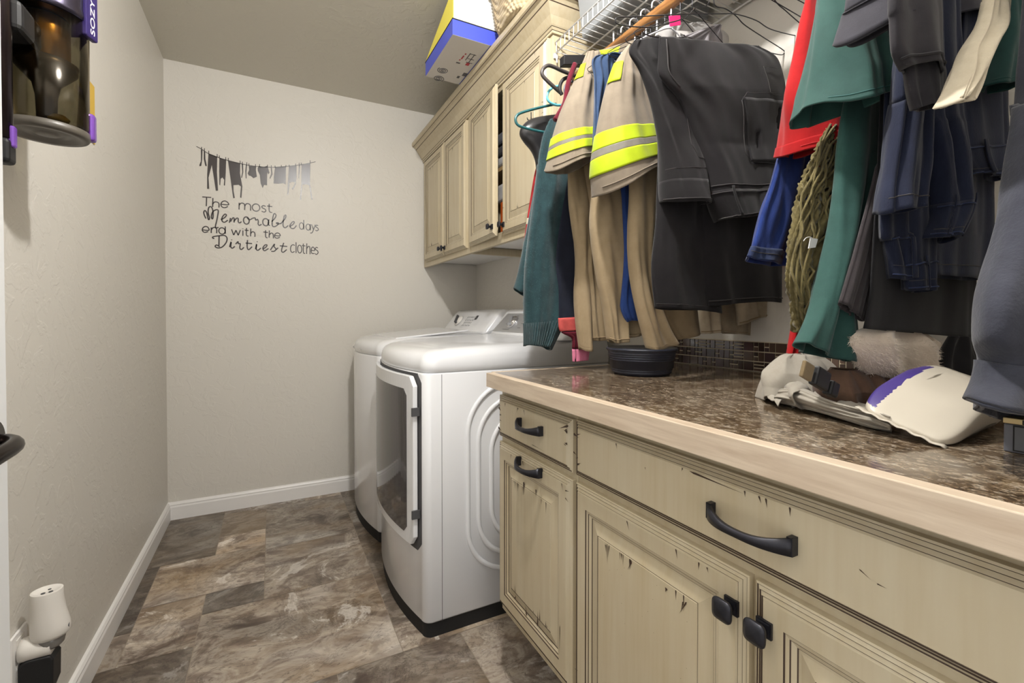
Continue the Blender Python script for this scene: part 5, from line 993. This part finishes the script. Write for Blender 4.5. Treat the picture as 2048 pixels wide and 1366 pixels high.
# grey box with gold nameplate
t = thing('small_box', (.84, .15, WT), 'small grey box with a gold name strip on the worktop under the grey sweatshirt', 'box')
gx = .797; mk('case', MB().box((gx, .075, WT), (.90, .219, .9485)), mat('slate_grey_plastic', srgb(98, 100, 108), .45), t, bevel=.0015)
mk('gold_strip', MB().box((gx-.0006, .075, .949), (.90, .2195, .956)), mat('brushed_gold', srgb(206, 186, 140), .4, .5), t, bevel=.0008)
mk('screen_bezel', MB().box((gx-.001, .083, .9165), (gx+.002, .2105, .9475)), M['blackmatte'], t)
mk('screen', MB().box((gx-.0014, .0845, .918), (gx+.001, .209, .946)), mat('grey_screen', srgb(92, 94, 100), .25), t)
def text_mesh(body, size, ext=.0003, bold=0):
    cu = bpy.data.curves.new('lettering', 'FONT'); cu.body = body; cu.size = size; cu.extrude = ext; cu.offset = bold
    o = link(bpy.data.objects.new('lettering', cu)); bpy.context.view_layer.update(); me = bpy.data.meshes.new_from_object(o.evaluated_get(bpy.context.evaluated_depsgraph_get()))
    vv = [v.co.copy() for v in me.vertices]; ff = [tuple(p.vertices) for p in me.polygons]; bpy.data.objects.remove(o); return vv, ff
vv, ff = text_mesh('Brookstone', .0072, .0003, .0002)
mk('name_lettering', MB().add([(gx-.001-v.z, .203-v.x, .9500+v.y*1.0) for v in vv], ff), M['blackmatte'], t)

# ================================================================ on top of the wall cabinets
t = thing('toy_box', (.86, 1.93, 2.2165), 'shallow blue cardboard box with a printed base overhanging the crown moulding', 'box')
bx0, bx1, by0, by1, bz = .656, 1.06, 1.768, 2.135, 2.2168
m = MB(); m.box((bx0, by0, bz), (bx1, by1, bz+.062)); mk('carton', m, mat('blue_card', srgb(78, 92, 206), .35), t, bevel=.001)
mk('base_panel', MB().box((bx0+.001, by0+.001, bz-.0006), (.824, by1-.001, bz+.0005)), mat('pale_grey_card', srgb(206, 203, 200), .5), t)
ink = mat('grey_print', srgb(84, 84, 90), .5); m = MB()
for cx_, cy_, sgn, ph in (((0.7123,2.0474,2.216)[0], (0.7123,2.0474,2.216)[1], 1, 0), ((0.717,2.1259,2.216)[0], (0.717,2.1259,2.216)[1], 1, PI)):
    pts = []
    for i in range(64): a = sgn*i/63*5.2*PI+ph; r_ = .003+.023*i/63; pts.append((cx_+r_*math.cos(a), cy_+r_*math.sin(a), bz-.0010))
    mk('spiral_print', MB().tube(pts, .0016, 6), ink, t)
def pics(name, lst, mt):
    m = MB()
    for u0, x0, w_, h_ in lst: m.box((u0, x0, bz-.0011), (u0+w_, x0+h_, bz-.0005))
    tag(mk(name, m, mt, t), kind='stuff')
pics('dark_pictogram_print', [(.770,1.86,.004,.06),(.790,1.86,.004,.07),(.77,1.862,.03,.004),(.775,1.90,.03,.004),(.78,1.93,.03,.004),(.742,1.95,.018,.01),(.805,2.02,.02,.03),(.79,2.06,.012,.02)], ink)
pics('red_pictogram_print', [(.752,1.87,.006,.010),(.750,1.89,.006,.03),(.746,1.925,.006,.008),(.785,1.935,.016,.022)], mat('red_print', srgb(176, 50, 66), .5))
mk('black_edge', MB().box((bx0-.0008, by0-.0008, bz+.0622), (bx1, by1+.004, bz+.066)), M['blackmatte'], t)
t = thing('white_carton', (.86, 1.93, bz+.067), 'white and yellow carton stacked on the blue box right under the ceiling', 'box')
pf = [(by0+.002, bz+.0665), (by1-.004, bz+.0665), (by1-.004, bz+.076), (by0+.002, bz+.19)]
mk('carton', MB().prism(pf, lambda a, b: (bx0+.006, a, b), lambda a, b: (bx1, a, b)), mat('white_card', srgb(240, 240, 238), .4), t)
mk('yellow_side', MB().prism(pf, lambda a, b: (bx0+.003, a, b), lambda a, b: (bx0+.0058, a, b)), mat('lemon_card', srgb(240, 226, 96), .5), t)
t = thing('seagrass_basket', (.945, 1.59, 2.2165), 'woven seagrass basket on top of the wall cabinets beside the blue box', 'basket')
def bk(u, h, d=0):   # u around, h 0..1
    e = .5; c, s = math.cos(u), math.sin(u); f = lambda x: math.copysign(abs(x)**e, x); g = .022*h**1.4 - .01*(1-min(1, h*6))
    x = (.150+g+d)*f(c); y = (.128+g+d)*f(s); ro = Matrix.Rotation(R(-6), 2); p = ro @ Vector((x, y))
    return Vector((.950+p.x, 1.590+p.y, 2.2172+.185*h))
nu, nh = 300, 120; rows = []
for i in range(nh+1):
    h = i/nh; r0 = h*15; k0 = int(r0); fr = r0-k0
    rows.append([bk(2*PI*j/nu, h, .0062*math.sqrt(max(0, math.sin(PI*fr)))*(.55+.45*math.sin(2*PI*j/nu*34+k0*2.2)) + .002*noise.noise(Vector((j*.3, i*.3, 1)))) for j in range(nu)])
straw = fabric('seagrass', srgb(206, 190, 160), srgb(168, 148, 114), weave=300, amp=.6); M['straw'] = straw
mk('weave', MB().grid(rows, 0, True, True, True, False), straw, t)
mb = MB(); pa = [bk(2*PI*j/80, 1, .004) for j in range(80)]
for q in (0, 1): mb.tube([p + Vector((0, 0, .004*math.sin(j*1.9+q*PI))) + (p-Vector((.95,1.59,p.z))).normalized()*.004*math.cos(j*1.9+q*PI) for j, p in enumerate(pa)], .006, 8, 0, True)
mk('braided_rim', mb, straw, t)
# totes on the wire shelf
clear = mat('frosted_plastic', srgb(160, 163, 166), .3); clear.node_tree.nodes['Principled BSDF'].inputs['Transmission Weight'].default_value = .35
for y0, y1, lab, mm in ((1.02,1.315,'frosted clear storage tote at the cabinet end of the wire shelf', clear), (.50,.985,'white ribbed storage tote on the wire shelf above the charcoal trousers', M['whiteplastic'])):
    zz = SZ+.0115; t = thing('storage_tote', (1.11, (y0+y1)/2, zz), lab, 'tote')
    rows = []
    for h, g in ((0,.02),(.004,.012),(.15,0),(.155,-.006),(.165,-.006)):
        pts = []
        for a_, b2 in ((.945+g,y0+g),(1.265-g,y0+g),(1.265-g,y1-g),(.945+g,y1-g)): pts.append((a_, b2, zz+h))
        rows.append(pts)
    mk('tub', MB().grid(rows, 0, True, False, True, False), mm, t, bevel=.008, solid=.002)
    mk('lid', MB().box((.938, y0-.007, zz+.166), (1.272, y1+.007, zz+.182)), mm, t, bevel=.004)
    if mm is not clear:
        for i in range(9): mk('base_rib', MB().box((.965, y0+.03+i*.048, zz-.0028), (1.25, y0+.052+i*.048, zz-.0002)), mm, t)
# drawer catches seen in the gap below the worktop edge
# ================================================================ vinyl lettering and clothes line on the back wall
YD = YB-.0006
def ink_stroke(m, pts2, w=.0058, closed=False):
    p = [Vector((a, b)) for a, b in pts2]; n = len(p); rows = []
    for i in range(n):
        a = p[i-1] if (i or closed) else p[i]; b = p[(i+1) % n] if (i < n-1 or closed) else p[i]
        d = (b-a); d = d.normalized() if d.length > 1e-7 else Vector((1,0)); q = Vector((-d.y, d.x))*w/2
        rows.append([(p[i].x+q.x, YD-.0004, p[i].y+q.y), (p[i].x-q.x, YD-.0004, p[i].y-q.y), (p[i].x-q.x, YD, p[i].y-q.y), (p[i].x+q.x, YD, p[i].y+q.y)])
    if closed: rows.append(rows[0])
    m.grid(rows, 0, True, False, not closed, not closed)
def sm2(pts, k=6, closed=False): return [(v.x, v.y) for v in cr([(a, b, 0) for a, b in pts], k, closed)]
def ell(c, e, k=28): # c centre, e = (right point, top point)
    return [(c[0]+(e[0][0]-c[0])*math.cos(2*PI*i/k)+(e[1][0]-c[0])*math.sin(2*PI*i/k), c[1]+(e[0][1]-c[1])*math.cos(2*PI*i/k)+(e[1][1]-c[1])*math.sin(2*PI*i/k)) for i in range(k)]
words = {
'lettering_the': (.0056, [[(-0.3252,1.7244),(-0.2842,1.7263)],[(-0.3053,1.725),(-0.3072,1.6761)],[(-0.2767,1.7243),(-0.2781,1.6751)],[(-0.278,1.6901),(-0.2703,1.7023),(-0.2581,1.7043),(-0.249,1.6969),(-0.2492,1.6753)],[(-0.2378,1.6946),(-0.2048,1.6953),(-0.2078,1.7076),(-0.2207,1.7146),(-0.2336,1.7083),(-0.2398,1.6931),(-0.2338,1.68),(-0.2209,1.6778),(-0.2069,1.6859)]], []),
'lettering_most': (.0056, [[(-0.1529,1.7127),(-0.1542,1.6746)],[(-0.154,1.6979),(-0.1449,1.7105),(-0.1332,1.7112),(-0.1264,1.7022),(-0.1271,1.6751)],[(-0.127,1.6972),(-0.1172,1.7112),(-0.1049,1.7107),(-0.098,1.701),(-0.0982,1.6745)],[(-0.0226,1.7062),(-0.0336,1.71),(-0.0425,1.7028),(-0.037,1.6953),(-0.026,1.6902),(-0.0222,1.6813),(-0.0305,1.6735),(-0.0437,1.6771)],[(-0.0047,1.7233),(-0.0055,1.6893),(-0.0006,1.6766),(0.0106,1.6753)],[(-0.0159,1.7101),(0.0108,1.7087)]], [[(-0.071,1.6947),(-0.0524,1.6955),(-0.0708,1.7152)]]),
'lettering_memorable': (.0062, [[(-0.3092,1.6093),(-0.3161,1.6264),(-0.3189,1.6422),(-0.3134,1.6522),(-0.306,1.6417),(-0.3002,1.6126),(-0.2962,1.604),(-0.2932,1.615),(-0.299,1.6413),(-0.2968,1.6671),(-0.2887,1.6763),(-0.2807,1.6689),(-0.2763,1.6436),(-0.2775,1.6148),(-0.2821,1.6114),(-0.2845,1.6249),(-0.2773,1.6495),(-0.262,1.6619),(-0.2524,1.6581),(-0.2556,1.6278),(-0.261,1.5972),(-0.2662,1.5716),(-0.2632,1.5628),(-0.2515,1.5669)],[(-0.2405,1.61),(-0.2239,1.6219),(-0.2145,1.6367),(-0.2212,1.6421),(-0.2332,1.6252),(-0.2354,1.6045),(-0.2241,1.5971),(-0.2075,1.6108)],[(-0.2008,1.5969),(-0.1949,1.6241)],[(-0.1956,1.6034),(-0.185,1.6239),(-0.1782,1.6234),(-0.1784,1.6002)],[(-0.1783,1.6075),(-0.1667,1.6245),(-0.1588,1.6241),(-0.1584,1.607),(-0.1521,1.6008),(-0.1425,1.6085)],[(-0.1162,1.6344),(-0.1039,1.6226),(-0.0893,1.6321)],[(-0.0893,1.6321),(-0.0768,1.6358),(-0.0731,1.6238),(-0.0638,1.6284),(-0.06,1.6163),(-0.0612,1.6025),(-0.0542,1.5951),(-0.0448,1.6034)],[(-0.007,1.6339),(-0.011,1.6072),(-0.0022,1.5992)],[(0.0069,1.6227),(0.025,1.6465),(0.0291,1.6639),(0.0195,1.6693),(0.0126,1.6421),(0.0096,1.6028),(0.0208,1.595),(0.0383,1.6079),(0.0407,1.6196),(0.0305,1.6167),(0.0417,1.6121),(0.052,1.6174)],[(0.052,1.613),(0.0767,1.6471),(0.0814,1.6667),(0.0728,1.662),(0.0663,1.6283),(0.0667,1.6016),(0.0775,1.5937),(0.092,1.6084)],[(0.1006,1.6028),(0.1181,1.6172),(0.1246,1.6326),(0.1141,1.6303),(0.1012,1.6073),(0.1093,1.5939),(0.1238,1.5952),(0.1362,1.6131)]], [[(-0.119,1.6169),(-0.105,1.6164),(-0.1188,1.6372)], [(-0.0232,1.6167),(-0.0082,1.6162),(-0.023,1.6374)]]),
'lettering_days': (.0050, [[(0.1753,1.649),(0.1749,1.592)],[(0.2109,1.6271),(0.2107,1.5899)],[(0.2175,1.6264),(0.2276,1.5966)],[(0.2381,1.6263),(0.2264,1.5912),(0.2191,1.5762),(0.21,1.5748)],[(0.2538,1.6212),(0.2459,1.625),(0.2404,1.6154),(0.2525,1.6066),(0.2543,1.5969),(0.2458,1.5903),(0.2391,1.5943)]], [[(0.1632,1.6117),(0.1745,1.6114),(0.1633,1.6311)], [(0.1988,1.6084),(0.2102,1.6081),(0.199,1.6266)]]),
'lettering_end': (.0056, [[(-0.3256,1.5466),(-0.2967,1.5468),(-0.3006,1.5625),(-0.3125,1.5662),(-0.3236,1.5569),(-0.3257,1.5425),(-0.3158,1.5338),(-0.2998,1.5393)],[(-0.2855,1.5632),(-0.2857,1.5328)],[(-0.2856,1.5501),(-0.2769,1.5628),(-0.2653,1.5633),(-0.2603,1.5523),(-0.2609,1.5336)],[(-0.2202,1.5745),(-0.2205,1.534)]], [[(-0.2358,1.5484),(-0.2209,1.5485),(-0.2357,1.5659)]]),
'lettering_with': (.0056, [[(-0.1907,1.5614),(-0.1805,1.53)],[(-0.1805,1.53),(-0.1698,1.5583)],[(-0.1698,1.5583),(-0.1594,1.5305)],[(-0.1594,1.5305),(-0.1486,1.5614)],[(-0.1364,1.56),(-0.1367,1.5299)],[(-0.1364,1.571),(-0.1364,1.5679)],[(-0.1187,1.575),(-0.1195,1.538),(-0.1153,1.531),(-0.1088,1.5302)],[(-0.1274,1.5626),(-0.1086,1.5617)],[(-0.0978,1.5738),(-0.0992,1.5298)],[(-0.0985,1.5447),(-0.0903,1.5565),(-0.0806,1.5536),(-0.0774,1.5433),(-0.0781,1.5284)]], []),
'lettering_second_the': (.0056, [[(-0.024,1.5709),(-0.0243,1.5371),(-0.0204,1.5292),(-0.0143,1.5284)],[(-0.0357,1.5599),(-0.0125,1.5587)],[(-0.0051,1.5713),(-0.0065,1.5297)],[(-0.0059,1.5442),(0.0031,1.5563),(0.0132,1.5527),(0.0153,1.5276)],[(0.021,1.5445),(0.0493,1.5442),(0.0459,1.5567),(0.0346,1.5601),(0.0233,1.551),(0.0221,1.537),(0.0333,1.5297),(0.0486,1.5366)]], []),
'lettering_dirtiest': (.0062, [[(-0.2493,1.5214),(-0.2507,1.4671)],[(-0.2718,1.5034),(-0.2794,1.507),(-0.2758,1.5138),(-0.2503,1.5207),(-0.2247,1.5246),(-0.2124,1.511),(-0.2172,1.4852),(-0.2365,1.4597),(-0.257,1.454),(-0.2681,1.4611),(-0.2609,1.4694),(-0.2467,1.4601)],[(-0.2008,1.4621),(-0.1933,1.4912),(-0.195,1.465),(-0.1878,1.4569),(-0.1757,1.4681)],[(-0.1911,1.5048),(-0.1906,1.5012)],[(-0.1719,1.4806),(-0.1602,1.4955),(-0.1592,1.4846),(-0.1497,1.4841),(-0.152,1.4618),(-0.1446,1.4525),(-0.1318,1.4657)],[(-0.1144,1.5076),(-0.1162,1.4705),(-0.1094,1.4537),(-0.092,1.4722)],[(-0.1236,1.4903),(-0.0919,1.4895)],[(-0.0753,1.4584),(-0.0696,1.488),(-0.0715,1.4612),(-0.0633,1.4536),(-0.0484,1.4677)],[(-0.0668,1.5038),(-0.0663,1.5001)],[(-0.0386,1.4621),(-0.0219,1.4758),(-0.0179,1.4874),(-0.0285,1.4854),(-0.0385,1.4671),(-0.0303,1.4533),(-0.0097,1.4678)],[(-0.0009,1.4584),(0.0201,1.4945),(0.0183,1.4799),(0.0284,1.4666),(0.0182,1.4533),(0.0036,1.4524)],[(0.0284,1.4635),(0.0397,1.475)],[(0.0684,1.5057),(0.0567,1.4622),(0.0652,1.4507),(0.0837,1.4678)],[(0.0478,1.487),(0.0866,1.4859)]], []),
'lettering_clothes': (.0050, [[(0.1261,1.4938),(0.1168,1.4983),(0.1063,1.4879),(0.1039,1.4666),(0.1113,1.453),(0.1253,1.459)],[(0.1332,1.5137),(0.1329,1.4505)],[(0.1721,1.5088),(0.1718,1.462),(0.1753,1.4519),(0.1818,1.451)],[(0.1643,1.4965),(0.1833,1.4959)],[(0.1911,1.5114),(0.1896,1.4489)],[(0.1903,1.4789),(0.1988,1.4938),(0.2072,1.4891),(0.2087,1.4481)],[(0.2149,1.4727),(0.2336,1.472),(0.23,1.4881),(0.2222,1.4915),(0.2155,1.478),(0.2184,1.4546),(0.2329,1.4542)],[(0.2519,1.4883),(0.2434,1.4916),(0.2379,1.4808),(0.2506,1.4698),(0.2523,1.4581),(0.2432,1.4489),(0.2359,1.4544)]], [[(0.1524,1.475),(0.1636,1.4745),(0.1525,1.4983)]]),
}
t = thing('wall_lettering', ([(-0.065,1.6034)][0][0], YD, [(-0.3016,1.4325)][0][1]), 'black vinyl saying about memorable days and dirtiest clothes on the back wall', 'wall decal')
for nm, (w_, st, els) in words.items():
    m = MB()
    for l in st: ink_stroke(m, sm2(l) if len(l) > 2 else l, w_)
    for e in els: ink_stroke(m, ell(e[0], (e[1], e[2])), w_, True)
    mk(nm, m, M['vinyl'], t)
sil = [[(-0.3292,1.9761),(-0.3223,1.9773),(-0.3236,1.9286),(-0.3279,1.8914),(-0.3358,1.8872),(-0.3368,1.8942),(-0.3297,1.9159)],[(-0.3159,1.9713),(-0.3099,1.9723),(-0.3092,1.9309),(-0.303,1.8963),(-0.3055,1.8912),(-0.3105,1.8952),(-0.3167,1.9297)],[(-0.295,1.964),(-0.2547,1.9515),(-0.2569,1.8674),(-0.2525,1.7673),(-0.2627,1.7648),(-0.2723,1.8413),(-0.2804,1.9027),(-0.2892,1.8627),(-0.2955,1.8321),(-0.2929,1.7717),(-0.303,1.7705),(-0.3019,1.849)],[(-0.2451,1.947),(-0.2133,1.9412),(-0.2159,1.8673),(-0.22,1.7991),(-0.2257,1.7996),(-0.2234,1.83),(-0.2315,1.8422),(-0.2398,1.8338),(-0.2421,1.7975),(-0.2462,1.7999),(-0.2466,1.8748)],[(-0.2051,1.9383),(-0.146,1.9322),(-0.148,1.877),(-0.1374,1.8051),(-0.1421,1.7402),(-0.1489,1.7425),(-0.1443,1.8042),(-0.1548,1.812),(-0.18,1.8068),(-0.1797,1.7753),(-0.1737,1.7365),(-0.1816,1.7343),(-0.189,1.7984),(-0.1963,1.864)],[(-0.1397,1.9302),(-0.1328,1.93),(-0.132,1.8854),(-0.1386,1.8527),(-0.1429,1.8533),(-0.1373,1.8846)],[(-0.1189,1.929),(-0.1136,1.9286),(-0.1171,1.8876),(-0.1163,1.8521),(-0.1205,1.8527),(-0.1224,1.8929)],[(-0.105,1.925),(-0.0683,1.9268),(-0.0706,1.9067),(-0.0654,1.8702),(-0.0823,1.8586),(-0.0957,1.8691),(-0.1054,1.8708),(-0.1107,1.8823),(-0.1036,1.9018)],[(-0.0546,1.9326),(-0.0355,1.928),(-0.0122,1.939),(-0.0024,1.901),(-0.0081,1.8908),(-0.0135,1.9025),(-0.0151,1.8273),(-0.0295,1.8285),(-0.0374,1.8088),(-0.0471,1.8355),(-0.0511,1.8816),(-0.0603,1.902),(-0.0618,1.9172)],[(0.0045,1.9333),(0.01,1.9342),(0.0131,1.8938),(0.0018,1.8671),(-0.0026,1.8696),(0.0065,1.8991)],[(0.0269,1.9367),(0.0826,1.9495),(0.0808,1.8449),(0.0677,1.8508),(0.0421,1.8442),(0.0179,1.8429),(0.0198,1.8822)],[(0.0981,1.9518),(0.1382,1.963),(0.139,1.8989),(0.1341,1.8533),(0.1193,1.8193),(0.1118,1.8247),(0.1224,1.8389),(0.1312,1.8657),(0.1109,1.863),(0.1004,1.8552),(0.0948,1.7856),(0.0885,1.7867),(0.0936,1.8734)],[(0.1506,1.97),(0.1565,1.9709),(0.1551,1.9333),(0.1519,1.8891),(0.1484,1.8938)],[(0.1653,1.9735),(0.213,1.9872),(0.2111,1.8635),(0.2244,1.7739),(0.2184,1.7719),(0.2062,1.8563),(0.1872,1.8603),(0.1693,1.8547),(0.1612,1.7652),(0.1553,1.7658),(0.1635,1.8572)]]
names = ['sock','sock','trousers_shape','bloomers_shape','overalls_shape','sock','sock','vest_shape','shirt_shape','sock','sheet_shape','nightshirt_shape','sock','trousers_shape']
t = thing('clothes_line_decal', (sil[6][0][0], YD, sil[2][4][1]), 'black vinyl decal of washing pegged on a sagging line above the wall lettering', 'wall decal')
for nm, pg in zip(names, sil):
    mk(nm, MB().prism(pg, lambda a, b: (a, YD-.0004, b), lambda a, b: (a, YD, b)), M['vinyl'], t)
m = MB(); ink_stroke(m, sm2([(-0.3493,1.9922),(-0.3247,1.9804),(-0.2975,1.9636),(-0.2471,1.9479),(-0.2061,1.9399),(-0.1434,1.9314),(-0.09,1.9273),(-0.0355,1.9293),(0.0201,1.9357),(0.0769,1.9486),(0.1347,1.9637),(0.1938,1.983),(0.2419,2.0015)]), .0032); mk('line', m, M['vinyl'], t)
for a, b in [[(-0.3261,1.9932),(-0.3262,1.9743)],[(-0.3132,1.9883),(-0.3134,1.9693)],[(-0.2934,1.978),(-0.2935,1.9583)],[(-0.2551,1.9664),(-0.2553,1.9478)],[(-0.245,1.9602),(-0.2451,1.9446)],[(-0.2153,1.956),(-0.2154,1.9397)],[(-0.2029,1.9537),(-0.203,1.9368)],[(-0.147,1.9473),(-0.1471,1.9296)],[(-0.1359,1.943),(-0.136,1.9264)],[(-0.1151,1.9431),(-0.1152,1.9259)],[(-0.1044,1.9386),(-0.1045,1.9238)],[(-0.072,1.9392),(-0.0721,1.925)],[(-0.0518,1.9423),(-0.0519,1.928)],[(-0.0122,1.9452),(-0.0122,1.9309)],[(0.0073,1.9444),(0.0072,1.9306)],[(0.0264,1.9461),(0.0263,1.9335)],[(0.0587,1.9541),(0.0586,1.9414)],[(0.0827,1.9577),(0.0826,1.945)],[(0.0999,1.9623),(0.0999,1.9495)],[(0.1336,1.9738),(0.1336,1.9597)],[(0.1524,1.9812),(0.1523,1.9651)],[(0.1642,1.9843),(0.1641,1.9694)],[(0.2119,2.0053),(0.2118,1.9858)]]:
    m = MB(); ink_stroke(m, [a, b], .0034); mk('peg', m, M['vinyl'], t)
